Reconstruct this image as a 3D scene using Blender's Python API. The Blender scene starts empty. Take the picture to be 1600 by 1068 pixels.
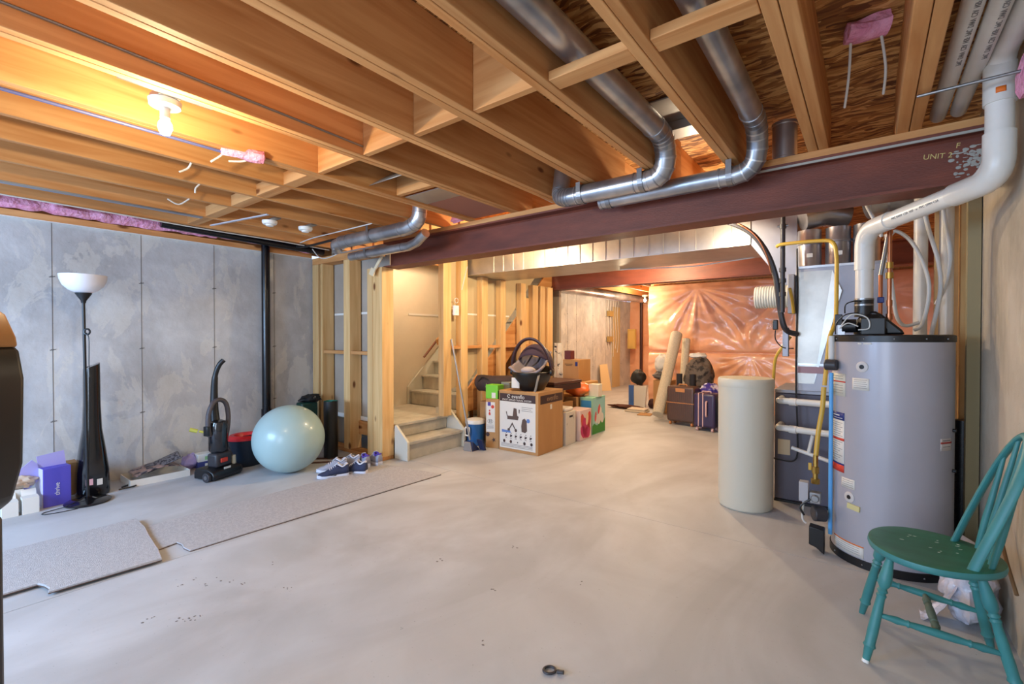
import bpy, bmesh, math, random
from mathutils import Vector, Matrix, noise
random.seed(7)
PI = math.pi; D = math.radians
sc = bpy.context.scene; COL = sc.collection
# ---------------------------------------------------------------- camera
cd = bpy.data.cameras.new('camera'); cam = bpy.data.objects.new('camera', cd); COL.objects.link(cam)
cd.sensor_width = 36.0; cd.lens = 725.0 * 36.0 / 1600.0; cd.clip_start = 0.03; cd.clip_end = 100
cam.location = (0, 0, 1.32); cam.rotation_euler = (D(90 - 0.648), 0, D(37.57)); sc.camera = cam
# ---------------------------------------------------------------- world, lights, exposure
w = bpy.data.worlds.new('daylight'); sc.world = w; w.use_nodes = True
w.node_tree.nodes['Background'].inputs[0].default_value = (0.66, 0.8, 1.0, 1)
w.node_tree.nodes['Background'].inputs[1].default_value = 0.8
sc.view_settings.view_transform = 'Standard'; sc.view_settings.look = 'None'
sc.view_settings.gamma = 1; sc.view_settings.use_curve_mapping = False
sc.view_settings.exposure = 0.84
def area(name, loc, rot, sx, sy, power, col):
    l = bpy.data.lights.new(name, 'AREA'); l.shape = 'RECTANGLE'; l.size = sx; l.size_y = sy; l.energy = power; l.color = col
    o = bpy.data.objects.new(name, l); COL.objects.link(o); o.location = loc; o.rotation_euler = [D(a) for a in rot]; return o
def bulb_light(name, loc, power, col, r=0.03):
    l = bpy.data.lights.new(name, 'POINT'); l.energy = power; l.color = col; l.shadow_soft_size = r
    o = bpy.data.objects.new(name, l); COL.objects.link(o); o.location = loc; return o
# daylight coming in through the window and the walkout door behind the camera
area('window_daylight', (-3.9, -2.42, 1.6), (56, 0, 0), 2.0, 1.3, 128, (0.40, 0.64, 1.0))
area('door_daylight', (-0.9, -2.42, 1.3), (58, 0, 6), 1.5, 1.9, 50, (0.66, 0.80, 1.0))
# the basement's bare bulbs, and fill lights added for brightness
bulb_light('lamp_front', (-2.475, 0.70, 2.17), 21, (1.0, 0.80, 0.48))
bulb_light('lamp_middle', (-2.95, 3.78, 2.17), 40, (1.0, 0.80, 0.50))
bulb_light('fill_rear', (-2.2, 5.7, 2.23), 54, (1.0, 0.80, 0.50))  # added unseen light, brightens the front of the second beam
bulb_light('fill_utility', (-1.0, 3.75, 2.17), 13, (1.0, 0.84, 0.62))  # added unseen light, lifts the dark ducts and plenum behind the beam
bulb_light('lamp_far', (-3.72, 8.3, 2.03), 46, (1.0, 0.80, 0.52))
bulb_light('fill_alcove', (-4.2, 10.3, 2.1), 34, (1.0, 0.82, 0.54))  # added fill for the far alcove, no bulb modelled there
bulb_light('lamp_stair', (-4.6, 4.2, 2.45), 46, (1.0, 0.86, 0.60), 0.1)
# ---------------------------------------------------------------- materials
def lin(c): return tuple(((v / 255) / 12.92 if v / 255 < .04045 else ((v / 255 + .055) / 1.055) ** 2.4) for v in c)
def L4(c): return (*lin(c), 1)
MATS = {}
def mat(name, col, rough=0.6, metal=0, **k):
    """k: col2, scale, stretch(xyz), detail, bump, bscale, coat, emit, alpha, spec, trans"""
    if name in MATS: return MATS[name]
    m = bpy.data.materials.new(name); m.use_nodes = True; nt = m.node_tree; N = nt.nodes; Lk = nt.links
    b = N['Principled BSDF']; b.inputs['Base Color'].default_value = L4(col); b.inputs['Roughness'].default_value = rough
    b.inputs['Metallic'].default_value = metal
    if 'coat' in k: b.inputs['Coat Weight'].default_value = k['coat']; b.inputs['Coat Roughness'].default_value = .12
    if 'spec' in k: b.inputs['Specular IOR Level'].default_value = k['spec']
    if 'trans' in k: b.inputs['Transmission Weight'].default_value = k['trans']
    if 'emit' in k: b.inputs['Emission Color'].default_value = L4(col); b.inputs['Emission Strength'].default_value = k['emit']
    if 'alpha' in k: b.inputs['Alpha'].default_value = k['alpha']
    tc = N.new('ShaderNodeTexCoord'); mp = N.new('ShaderNodeMapping'); Lk.new(tc.outputs['Object'], mp.inputs[0])
    oi = N.new('ShaderNodeObjectInfo'); ml = N.new('ShaderNodeMath'); ml.operation = 'MULTIPLY'; ml.inputs[1].default_value = 37
    Lk.new(oi.outputs['Random'], ml.inputs[0]); Lk.new(ml.outputs[0], mp.inputs['Location'])
    mp.inputs['Scale'].default_value = k.get('stretch', (1, 1, 1))
    if 'col2' in k:
        t = N.new('ShaderNodeTexNoise'); t.inputs['Scale'].default_value = k.get('scale', 8); t.inputs['Detail'].default_value = k.get('detail', 5)
        t.inputs['Roughness'].default_value = k.get('nr', .6)
        r = N.new('ShaderNodeValToRGB'); r.color_ramp.elements[0].position = k.get('lo', .35); r.color_ramp.elements[1].position = k.get('hi', .65)
        r.color_ramp.elements[0].color = L4(k['col2']); r.color_ramp.elements[1].color = L4(col)
        Lk.new(mp.outputs[0], t.inputs['Vector']); Lk.new(t.outputs['Fac'], r.inputs[0]); Lk.new(r.outputs[0], b.inputs['Base Color'])
    if 'bump' in k:
        t2 = N.new('ShaderNodeTexNoise'); t2.inputs['Scale'].default_value = k.get('bscale', 40); t2.inputs['Detail'].default_value = k.get('bdetail', 4)
        bp = N.new('ShaderNodeBump'); bp.inputs['Strength'].default_value = k['bump']; bp.inputs['Distance'].default_value = k.get('bdist', .01)
        Lk.new(mp.outputs[0], t2.inputs['Vector']); Lk.new(t2.outputs['Fac'], bp.inputs['Height']); Lk.new(bp.outputs[0], b.inputs['Normal'])
    MATS[name] = m; return m
def wood(name, c1, c2, axis, knot=(120, 70, 35)):
    m = bpy.data.materials.new(name); m.use_nodes = True; nt = m.node_tree; N = nt.nodes; Lk = nt.links; b = N['Principled BSDF']
    b.inputs['Roughness'].default_value = .62; b.inputs['Specular IOR Level'].default_value = .3
    tc = N.new('ShaderNodeTexCoord'); oi = N.new('ShaderNodeObjectInfo'); ml = N.new('ShaderNodeMath'); ml.operation = 'MULTIPLY'; ml.inputs[1].default_value = 53
    Lk.new(oi.outputs['Random'], ml.inputs[0])
    mp = N.new('ShaderNodeMapping'); s = [9, 9, 9]; s[axis] = .55; mp.inputs['Scale'].default_value = s
    Lk.new(tc.outputs['Object'], mp.inputs[0]); Lk.new(ml.outputs[0], mp.inputs['Location'])
    n = N.new('ShaderNodeTexNoise'); n.inputs['Scale'].default_value = 2.2; n.inputs['Detail'].default_value = 6; n.inputs['Distortion'].default_value = .6
    Lk.new(mp.outputs[0], n.inputs['Vector'])
    r = N.new('ShaderNodeValToRGB'); r.color_ramp.elements[0].position = .3; r.color_ramp.elements[1].position = .66
    r.color_ramp.elements[0].color = L4(c2); r.color_ramp.elements[1].color = L4(c1); Lk.new(n.outputs['Fac'], r.inputs[0])
    mp2 = N.new('ShaderNodeMapping'); s2 = [5, 5, 5]; s2[axis] = 2.2; mp2.inputs['Scale'].default_value = s2
    Lk.new(tc.outputs['Object'], mp2.inputs[0]); Lk.new(ml.outputs[0], mp2.inputs['Location'])
    v = N.new('ShaderNodeTexVoronoi'); v.inputs['Scale'].default_value = 1.0; Lk.new(mp2.outputs[0], v.inputs['Vector'])
    r2 = N.new('ShaderNodeValToRGB'); r2.color_ramp.elements[0].position = .06; r2.color_ramp.elements[1].position = .12
    r2.color_ramp.elements[0].color = (1, 1, 1, 1); r2.color_ramp.elements[1].color = (0, 0, 0, 1); Lk.new(v.outputs['Distance'], r2.inputs[0])
    mx = N.new('ShaderNodeMixRGB'); mx.inputs[2].default_value = L4(knot); Lk.new(r2.outputs[0], mx.inputs[0]); Lk.new(r.outputs[0], mx.inputs[1])
    vm = N.new('ShaderNodeMapRange'); vm.inputs[3].default_value = .84; vm.inputs[4].default_value = 1.08; Lk.new(oi.outputs['Random'], vm.inputs[0])
    hs = N.new('ShaderNodeHueSaturation'); Lk.new(vm.outputs[0], hs.inputs['Value']); Lk.new(mx.outputs[0], hs.inputs['Color'])
    Lk.new(hs.outputs[0], b.inputs['Base Color']); return m
PINE = (216, 161, 104); PINE2 = (188, 125, 69)
WX = wood('pine_across', PINE, PINE2, 0); WY = wood('pine_along', PINE, PINE2, 1); WZ = wood('pine_upright', (232, 194, 138), (212, 166, 106), 2)
def concrete(name, c1, c2, dark, sc1, bump, swirl=False, peel=.34):
    m = bpy.data.materials.new(name); m.use_nodes = True; nt = m.node_tree; N = nt.nodes; Lk = nt.links; b = N['Principled BSDF']
    tc = N.new('ShaderNodeTexCoord'); mp = N.new('ShaderNodeMapping'); Lk.new(tc.outputs['Object'], mp.inputs[0])
    def nz(s, d, dist=0, rough=.55, st=None):
        q = mp
        if st: q = N.new('ShaderNodeMapping'); q.inputs['Scale'].default_value = st; Lk.new(tc.outputs['Object'], q.inputs[0])
        n = N.new('ShaderNodeTexNoise'); n.inputs['Scale'].default_value = s; n.inputs['Detail'].default_value = d; n.inputs['Distortion'].default_value = dist
        n.inputs['Roughness'].default_value = rough; Lk.new(q.outputs[0], n.inputs['Vector']); return n
    def ramp(n, a, b_, ca, cb):
        r = N.new('ShaderNodeValToRGB'); e = r.color_ramp.elements; e[0].position = a; e[1].position = b_; e[0].color = ca; e[1].color = cb
        Lk.new(n.outputs['Fac'], r.inputs[0]); return r
    base = ramp(nz(sc1, 8, 1.2 if swirl else .3), .32, .68, L4(c2), L4(c1))
    if swirl: stn = ramp(nz(.9, 6, 2.5, .5, (1, .55, 1)), .4, .62, (.0,) * 3 + (1,), (1,) * 3 + (1,))
    else: stn = ramp(nz(1.6, 8, .4, .7, (1, 1, .5)), .5, .72, (0, 0, 0, 1), (1, 1, 1, 1))
    mx = N.new('ShaderNodeMixRGB'); mx.inputs[2].default_value = L4(dark)
    ms = N.new('ShaderNodeMath'); ms.operation = 'MULTIPLY'; ms.inputs[1].default_value = .45; Lk.new(stn.outputs[0], ms.inputs[0]); Lk.new(ms.outputs[0], mx.inputs[0])
    Lk.new(base.outputs[0], mx.inputs[1])
    if not swirl:
        pt = ramp(nz(2.3, 9, .6, .62, (1, 1.6, .8)), .545, .56, (0, 0, 0, 1), (1, 1, 1, 1))
        pm = N.new('ShaderNodeMixRGB'); pm.inputs[2].default_value = L4((222, 216, 204)); pf = N.new('ShaderNodeMath'); pf.operation = 'MULTIPLY'; pf.inputs[1].default_value = peel
        Lk.new(pt.outputs[0], pf.inputs[0]); Lk.new(pf.outputs[0], pm.inputs[0]); Lk.new(mx.outputs[0], pm.inputs[1]); mx = pm
    sp = ramp(nz(55, 3, 0, .7), .27, .31, (0.35,) * 3 + (1,), (1,) * 3 + (1,))
    m2 = N.new('ShaderNodeMixRGB'); m2.blend_type = 'MULTIPLY'; m2.inputs[0].default_value = .5; Lk.new(mx.outputs[0], m2.inputs[1]); Lk.new(sp.outputs[0], m2.inputs[2])
    Lk.new(m2.outputs[0], b.inputs['Base Color']); b.inputs['Roughness'].default_value = .55 if swirl else .85
    b.inputs['Specular IOR Level'].default_value = .35 if swirl else .2
    bp = N.new('ShaderNodeBump'); bp.inputs['Strength'].default_value = bump; bp.inputs['Distance'].default_value = .01
    nb = nz(14, 8); Lk.new(nb.outputs['Fac'], bp.inputs['Height']); Lk.new(bp.outputs[0], b.inputs['Normal']); return m
M_FLOOR = concrete('floor_concrete', (196, 197, 200), (182, 182, 185), (158, 156, 155), 1.3, .08, True)
M_WALL = concrete('wall_concrete', (204, 203, 203), (176, 174, 174), (136, 128, 120), 2.6, .5)
M_WALLR = concrete('wall_concrete_beige', (202, 188, 168), (180, 166, 146), (120, 106, 88), 2.2, .4, peel=.1)
def osb():
    m = bpy.data.materials.new('osb'); m.use_nodes = True; nt = m.node_tree; N = nt.nodes; Lk = nt.links; b = N['Principled BSDF']
    tc = N.new('ShaderNodeTexCoord'); outs = []
    dn = N.new('ShaderNodeTexNoise'); dn.inputs['Scale'].default_value = 5; Lk.new(tc.outputs['Object'], dn.inputs['Vector'])
    for rot in (15, 75, -35):
        mp = N.new('ShaderNodeMapping'); mp.inputs['Rotation'].default_value = (0, 0, D(rot)); mp.inputs['Scale'].default_value = (11, 55, 1)
        mxv = N.new('ShaderNodeMixRGB'); mxv.inputs[0].default_value = .12; Lk.new(tc.outputs['Object'], mxv.inputs[1]); Lk.new(dn.outputs['Color'], mxv.inputs[2])
        Lk.new(mxv.outputs[0], mp.inputs[0]); v = N.new('ShaderNodeTexVoronoi'); v.inputs['Scale'].default_value = 1; Lk.new(mp.outputs[0], v.inputs['Vector']); outs.append(v)
    bw = N.new('ShaderNodeRGBToBW'); Lk.new(outs[0].outputs['Color'], bw.inputs[0]); bw2 = N.new('ShaderNodeRGBToBW'); Lk.new(outs[1].outputs['Color'], bw2.inputs[0])
    a = N.new('ShaderNodeMath'); a.operation = 'MULTIPLY'; Lk.new(bw.outputs[0], a.inputs[0]); Lk.new(bw2.outputs[0], a.inputs[1])
    r = N.new('ShaderNodeValToRGB'); e = r.color_ramp.elements; e[0].position = .05; e[0].color = L4((112, 66, 30)); e[1].position = .45; e[1].color = L4((232, 184, 116))
    e2 = e.new(.22); e2.color = L4((190, 130, 66)); Lk.new(a.outputs[0], r.inputs[0]); Lk.new(r.outputs[0], b.inputs['Base Color']); b.inputs['Roughness'].default_value = .7; return m
M_OSB = osb()
def rust(name, c1, c2, c3):
    m = mat(name, c1, .55, col2=c2, scale=2.5, stretch=(.8, 3, 3), detail=8, lo=.3, hi=.7, bump=.15, bscale=60); return m
M_BEAM = rust('red_oxide_steel', (130, 66, 46), (96, 48, 36), None)
M_GALV = mat('galvanized', (206, 206, 208), .30, .82, col2=(150, 152, 158), scale=3, detail=3, bump=.03, bscale=7)
M_DUCT = mat('duct_sheet', (188, 184, 176), .38, .75, col2=(166, 162, 156), scale=3, bump=.12, bscale=5, bdist=.02)
M_PLEN = mat('plenum_sheet', (170, 170, 178), .5, .55, col2=(154, 154, 162), scale=2)
M_PVC = mat('white_pvc', (226, 222, 214), .32, col2=(214, 208, 198), scale=3)
M_PEX = mat('white_tubing', (206, 204, 198), .4)
M_BLACK = mat('black_plastic', (22, 22, 24), .38)
M_BLACKG = mat('black_gloss', (12, 13, 17), .12, coat=.6)
M_DKGREY = mat('dark_grey_plastic', (52, 50, 54), .45)
M_ABS = mat('black_abs', (12, 13, 20), .22)
M_WHITE = mat('white_plastic', (232, 230, 224), .4)
M_PAPER = mat('paper_white', (222, 218, 210), .75)
M_STEEL = mat('plain_steel', (150, 150, 152), .35, .9)
M_COPPER = mat('copper_pipe', (176, 112, 78), .35, .9)
M_BRASS = mat('brass', (176, 140, 70), .35, .9)
M_YEL = mat('yellow_gas_line', (204, 164, 62), .4)
M_DRY = mat('drywall_paint', (226, 216, 196), .8, col2=(216, 205, 184), scale=1.5)
M_DRYG = mat('drywall_paper', (176, 164, 150), .85, col2=(162, 150, 136), scale=2)
M_STAIR = mat('grey_painted_step', (196, 190, 176), .6, col2=(176, 170, 156), scale=6, stretch=(3, 1, 1))
M_STAIRP = mat('primed_stringer', (206, 202, 188), .6)
M_CARD = mat('cardboard', (186, 142, 92), .8, col2=(176, 131, 82), scale=5, stretch=(1, 1, .2))
M_CARD2 = mat('cardboard_dark', (150, 110, 66), .8)
M_LABEL = mat('label_white', (220, 216, 208), .6)
M_RED = mat('label_red', (206, 60, 40), .6); M_NAVY = mat('label_navy', (36, 48, 116), .5); M_INK = mat('ink', (44, 38, 38), .7)
M_ORANGE = mat('orange_ink', (226, 112, 30), .6); M_GREY = mat('grey_print', (128, 124, 120), .7)
def ins(name, c1, c2, rough, coat):
    m = mat(name, c1, rough, col2=c2, scale=2.2, detail=6, bump=.3, bscale=6, bdist=.03, coat=coat); return m
M_PINKV = ins('pink_vapour_barrier', (246, 188, 152), (234, 166, 126), .34, .35)
M_PINK = mat('pink_fibreglass', (240, 172, 196), .95, col2=(222, 140, 172), scale=14, bump=1, bscale=30, bdist=.02)
# ---------------------------------------------------------------- mesh helpers
class MB:
    def __init__(s): s.v = []; s.f = []; s.mi = []; s.m = 0; s.T = None
    def add(s, vs, fs):
        n = len(s.v)
        for p in vs:
            p = Vector(p); s.v.append(s.T @ p if s.T else p)
        for f in fs: s.f.append([n + i for i in f]); s.mi.append(s.m)
        return s
    def box(s, x0, x1, y0, y1, z0, z1):
        return s.add([(x0, y0, z0), (x1, y0, z0), (x1, y1, z0), (x0, y1, z0), (x0, y0, z1), (x1, y0, z1), (x1, y1, z1), (x0, y1, z1)],
                     [(0, 3, 2, 1), (4, 5, 6, 7), (0, 1, 5, 4), (1, 2, 6, 5), (2, 3, 7, 6), (3, 0, 4, 7)])
    def cbox(s, c, d): return s.box(c[0] - d[0] / 2, c[0] + d[0] / 2, c[1] - d[1] / 2, c[1] + d[1] / 2, c[2] - d[2] / 2, c[2] + d[2] / 2)
    def bar(s, p0, p1, w, h, up=(0, 0, 1)):
        p0 = Vector(p0); p1 = Vector(p1); d = (p1 - p0).normalized(); a = d.cross(Vector(up))
        if a.length < 1e-4: a = Vector((1, 0, 0))
        a.normalize(); b = a.cross(d).normalized(); q = []
        for p in (p0, p1):
            for i, j in ((-1, -1), (1, -1), (1, 1), (-1, 1)): q.append(p + a * w / 2 * i + b * h / 2 * j)
        return s.add(q, [(0, 1, 2, 3), (7, 6, 5, 4), (0, 4, 5, 1), (1, 5, 6, 2), (2, 6, 7, 3), (3, 7, 4, 0)])
    def tube(s, pts, r, n=12, cap=True, flat=1.0):
        pts = [Vector(p) for p in pts]; m = len(pts); rr = r if isinstance(r, (list, tuple)) else [r] * m
        t0 = (pts[1] - pts[0]).normalized(); u = t0.orthogonal().normalized()
        if abs(t0.z) < .9: u = t0.cross(Vector((0, 0, 1))).normalized()
        vs = []
        for i, p in enumerate(pts):
            t = ((pts[min(i + 1, m - 1)] - p).normalized() + (p - pts[max(i - 1, 0)]).normalized())
            t = t.normalized() if t.length > 1e-6 else t0
            u = (u - t * u.dot(t)).normalized(); w_ = t.cross(u)
            for k in range(n):
                a = 2 * PI * k / n; vs.append(p + (u * math.cos(a) + w_ * math.sin(a) * flat) * rr[i])
        fs = [(i * n + k, i * n + (k + 1) % n, (i + 1) * n + (k + 1) % n, (i + 1) * n + k) for i in range(m - 1) for k in range(n)]
        if cap: fs += [tuple(reversed(range(n))), tuple((m - 1) * n + k for k in range(n))]
        return s.add(vs, fs)
    def cyl(s, p0, p1, r, n=20, r1=None): return s.tube([p0, p1], [r, r if r1 is None else r1], n)
    def lathe(s, c, prof, n=24, axis=(0, 0, 1), sx=1, sy=1):
        q = Vector((0, 0, 1)).rotation_difference(Vector(axis)); vs = []; c = Vector(c)
        for r, z in prof:
            for k in range(n):
                a = 2 * PI * k / n; vs.append(c + q @ Vector((r * math.cos(a) * sx, r * math.sin(a) * sy, z)))
        m = len(prof); fs = [(i * n + k, i * n + (k + 1) % n, (i + 1) * n + (k + 1) % n, (i + 1) * n + k) for i in range(m - 1) for k in range(n)]
        if prof[0][0] > 1e-5: fs.append(tuple(reversed(range(n))))
        if prof[-1][0] > 1e-5: fs.append(tuple((m - 1) * n + k for k in range(n)))
        return s.add(vs, fs)
    def ell(s, c, r, n=16, m=10):
        if not isinstance(r, (list, tuple)): r = (r, r, r)
        prof = [(math.sin(PI * i / m), -math.cos(PI * i / m)) for i in range(m + 1)]; vs = []
        for a, z in prof:
            for k in range(n): t = 2 * PI * k / n; vs.append((c[0] + a * math.cos(t) * r[0], c[1] + a * math.sin(t) * r[1], c[2] + z * r[2]))
        return s.add(vs, [(i * n + k, i * n + (k + 1) % n, (i + 1) * n + (k + 1) % n, (i + 1) * n + k) for i in range(m) for k in range(n)])
    def prism(s, poly, a, b, plane='xy'):
        def P(p, h): return {'xy': (p[0], p[1], h), 'xz': (p[0], h, p[1]), 'yz': (h, p[0], p[1])}[plane]
        n = len(poly); return s.add([P(p, a) for p in poly] + [P(p, b) for p in poly],
                     [tuple(range(n)), tuple(reversed(range(n, 2 * n)))] + [(i, i + n, (i + 1) % n + n, (i + 1) % n) for i in range(n)])
    def grid(s, nx, ny, fn, cyc=False):
        vs = [fn(i / nx, j / ny) for j in range(ny + 1) for i in range(nx + 1)]
        return s.add(vs, [(j * (nx + 1) + i, j * (nx + 1) + i + 1, (j + 1) * (nx + 1) + i + 1, (j + 1) * (nx + 1) + i) for j in range(ny) for i in range(nx)])
    def build(s, name, m, parent=None, smooth=True, bevel=0, world=True, sub=0, solid=0, seg=2, ang=35):
        org = Vector((0, 0, 0))
        if parent is None:
            xs = [v.x for v in s.v]; ys = [v.y for v in s.v]; zs = [v.z for v in s.v]
            org = Vector(((min(xs) + max(xs)) / 2, (min(ys) + max(ys)) / 2, min(zs))); base = org
        else:
            base = ORG.get(parent.name, Vector()) if world else Vector()
            org = base
        me = bpy.data.meshes.new(name); me.from_pydata([v - base for v in s.v], [], s.f)
        for q in (m if isinstance(m, (list, tuple)) else [m]): me.materials.append(q)
        for p, i in zip(me.polygons, s.mi): p.material_index = i
        bm = bmesh.new(); bm.from_mesh(me); bmesh.ops.recalc_face_normals(bm, faces=bm.faces); bm.to_mesh(me); bm.free()
        o = bpy.data.objects.new(name, me); COL.objects.link(o)
        if parent is None: o.location = org; ORG[o.name] = org.copy()
        else: o.parent = parent; ORG[o.name] = base.copy()
        if smooth:
            for p in me.polygons: p.use_smooth = True
            me.set_sharp_from_angle(angle=D(ang))
        if solid: md = o.modifiers.new('solid', 'SOLIDIFY'); md.thickness = solid; md.offset = 0
        if bevel: md = o.modifiers.new('bevel', 'BEVEL'); md.width = bevel; md.segments = seg; md.limit_method = 'ANGLE'; md.angle_limit = D(35)
        if sub: md = o.modifiers.new('sub', 'SUBSURF'); md.levels = sub; md.render_levels = sub
        return o
ORG = {}
def thing(name, label, cat, loc=(0, 0, 0), rz=0, group=None):
    o = bpy.data.objects.new(name, None); COL.objects.link(o); o.empty_display_size = .1
    o.location = loc; o.rotation_euler = (0, 0, rz); ORG[o.name] = Vector(loc); return tag(o, label, cat, group)
def tag(o, label, cat, group=None, kind=None):
    o['label'] = label; o['category'] = cat
    if group: o['group'] = group
    if kind: o['kind'] = kind
    return o
def struct(o): o['kind'] = 'structure'; return o
def text(name, s, size, M, m, parent, ext=.0006, world=True, align='CENTER'):
    cu = bpy.data.curves.new(name, 'FONT'); cu.body = s; cu.size = size; cu.align_x = align; cu.align_y = 'CENTER'; cu.extrude = ext
    t = bpy.data.objects.new('tmp', cu); COL.objects.link(t); bpy.context.view_layer.update()
    me = bpy.data.meshes.new_from_object(t); bpy.data.objects.remove(t); me.materials.clear(); me.materials.append(m)
    base = ORG.get(parent.name, Vector()) if world else Vector()
    me.transform(Matrix.Translation(-base) @ M); o = bpy.data.objects.new(name, me); COL.objects.link(o); o.parent = parent; ORG[o.name] = base.copy(); return o
def face_mat(p, right, up):   # matrix with local x = right, y = up at p
    r = Vector(right).normalized(); u = Vector(up).normalized(); n = r.cross(u); M = Matrix.Identity(4)
    for i in range(3): M[i][0] = r[i]; M[i][1] = u[i]; M[i][2] = n[i]; M[i][3] = p[i]
    return M
def arc(c, r, a0, a1, u, v, n=8):
    c = Vector(c); u = Vector(u); v = Vector(v); return [c + (u * math.cos(a0 + (a1 - a0) * i / n) + v * math.sin(a0 + (a1 - a0) * i / n)) * r for i in range(n + 1)]
def spline(pts, n=8):
    P = [Vector(p) for p in pts]; out = []
    for i in range(len(P) - 1):
        a = P[max(i - 1, 0)]; b = P[i]; c = P[i + 1]; d = P[min(i + 2, len(P) - 1)]
        for k in range(n):
            t = k / n; out.append(.5 * ((2 * b) + (c - a) * t + (2 * a - 5 * b + 4 * c - d) * t * t + (3 * b - a - 3 * c + d) * t ** 3))
    return out + [P[-1]]
def fillet(pts, r, n=6):
    P = [Vector(p) for p in pts]; out = [P[0]]
    for i in range(1, len(P) - 1):
        a = (P[i - 1] - P[i]).normalized(); b = (P[i + 1] - P[i]).normalized(); ang = a.angle(b); t = min(r / math.tan(ang / 2), (P[i - 1] - P[i]).length * .49, (P[i + 1] - P[i]).length * .49)
        p0 = P[i] + a * t; p1 = P[i] + b * t
        for k in range(n + 1):
            s = k / n; out.append(p0 * (1 - s) ** 2 + P[i] * 2 * s * (1 - s) + p1 * s * s)
    return out + [P[-1]]
# ---------------------------------------------------------------- the room shell
def S(name, mb, m, **k):
    k.setdefault('smooth', False); return struct(mb.build(name, m, **k))
M_GROOVE = mat('groove_dark', (96, 92, 88), .9)  # dark grey bed under the slabs, showing in the floor joints
fl = MB(); G = .004
fl.m = 1; fl.box(-5.6, .9, -2.5, 12.6, -.12, -.006)
fl.m = 0
fl.box(-5.6, -3.262 - G, -2.5, 3.05, -.006, 0); fl.box(-3.262, .9, -2.5, 3.25, -.006, 0)
fl.box(-5.6, -3.262 - G, 3.05, 3.25, -.006, 0); fl.box(-5.6, .9, 3.25 + G, 12.6, -.006, 0)
S('floor', fl, [M_FLOOR, M_GROOVE])
c = MB(); c.box(-5.6, .9, -2.5, 12.6, 2.671, 2.69); S('ceiling', c, M_OSB)
def form_seams(mb, X, ys, z1, sgn=1):
    mb.m = 1
    for y in ys:
        mb.box(X - .002, X + .0018, y - .0022, y + .0022, 0, z1)
        for z in (.6, 1.21, 1.83):
            mb.bar((X + .001, y - .018, z - .005), (X + .001, y + .02, z + .003), .005, .008); mb.ell((X, y, z), (.003, .009, .009), 8, 5)
    mb.m = 0
M_SEAM = mat('form_seam', (112, 108, 106), .9)
wl = MB(); wl.box(-5.62, -5.5, -2.5, 6.6, 0, 2.285); form_seams(wl, -5.5, [-2.2, -1.6, -1.0, -.45, .13, .745, 1.355, 1.975, 2.6], 2.285)
S('wall_left', wl, [M_WALL, M_SEAM])
wf = MB(); wf.box(-5.62, -5.3, 6.6, 12.5, 0, 2.285); form_seams(wf, -5.3, [8.9, 9.3, 10.1, 10.8, 11.7], 2.285)
S('wall_left_far', wf, [M_WALL, M_SEAM])
wr = MB(); wr.box(.5, .62, -2.5, 4.32, 0, 2.6); S('wall_right', wr, M_WALLR)
wr = MB(); wr.box(.82, .9, 4.32, 8.9, 0, 2.67); S('wall_right_far', wr, M_PINKV)
# back wall with its window and walkout door, behind the camera
wb = MB(); wb.box(-5.6, -4.7, -2.62, -2.5, 0, 2.67); wb.box(-4.7, -2.5, -2.62, -2.5, 0, .8); wb.box(-4.7, -2.5, -2.62, -2.5, 2.2, 2.67)
wb.box(-2.5, -1.75, -2.62, -2.5, 0, 2.67); wb.box(-1.75, 0, -2.62, -2.5, 2.3, 2.67); wb.box(0, .62, -2.62, -2.5, 0, 2.67)
S('wall_back', wb, M_WALL)
# sill plate, rim and insulation on top of the left wall
t = MB(); t.box(-5.62, -5.47, -2.5, 3.05, 2.289, 2.345); S('trim_1', t, WY, bevel=.002)
t = MB(); t.box(-5.62, -5.465, -2.5, 3.05, 2.284, 2.290); S('trim_2', t, M_WHITE)
t = MB(); t.box(-5.62, -5.585, -2.5, 12.5, 2.345, 2.671); S('trim_3', t, WY)
def batt(name, label, p0, p1, w, h, seed, group=None, n=60):
    mb = MB(); p0 = Vector(p0); p1 = Vector(p1); d = p1 - p0; side = d.normalized().cross(Vector((0, 0, 1))); m = 12; vs = []
    for i in range(n + 1):
        t_ = i / n; e = 1 if 0 < i < n else .05
        for k in range(m):
            a = 2 * PI * k / m; p = p0 + d * t_; q = noise.noise(Vector((t_ * d.length * 9 + seed, math.cos(a) * 1.2, math.sin(a) * 1.2)))
            rr = (1 + .55 * q) * e
            vs.append(p + side * math.cos(a) * w / 2 * rr + Vector((0, 0, math.sin(a) * h / 2 * rr)))
    mb.add(vs, [(i * m + k, i * m + (k + 1) % m, (i + 1) * m + (k + 1) % m, (i + 1) * m + k) for i in range(n) for k in range(m)])
    return tag(mb.build(name, M_PINK), label, 'insulation', group)
batt('insulation_batt', 'long pink fibreglass strip stuffed along the top of the left concrete wall', (-5.43, -.9, 2.40), (-5.43, 2.0, 2.40), .11, .10, 1, n=110)
batt('insulation_batt', 'short torn pink fibreglass strip over the wall left of the black drain pipe', (-5.43, 2.02, 2.385), (-5.43, 2.4, 2.385), .07, .05, 5)
batt('insulation_batt', 'pink fibreglass piece in the corner right of the black drain pipe', (-5.42, 2.58, 2.38), (-5.42, 3.0, 2.37), .1, .06, 9)
batt('insulation_batt', 'pink fibreglass tuft with cables poking out beside the bulb joist', (-2.87, 1.06, 2.375), (-2.80, 1.28, 2.36), .09, .07, 13, n=20)
batt('insulation_batt', 'pink fibreglass tuft in the floor sheathing above the right end of the beam', (-.09, 2.45, 2.62), (.06, 2.5, 2.62), .09, .08, 17, n=20)
batt('insulation_batt', 'pink fibreglass bulge at the top of the right wall', (.475, 2.5, 2.33), (.475, 2.68, 2.34), .04, .16, 21, n=20)
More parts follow.
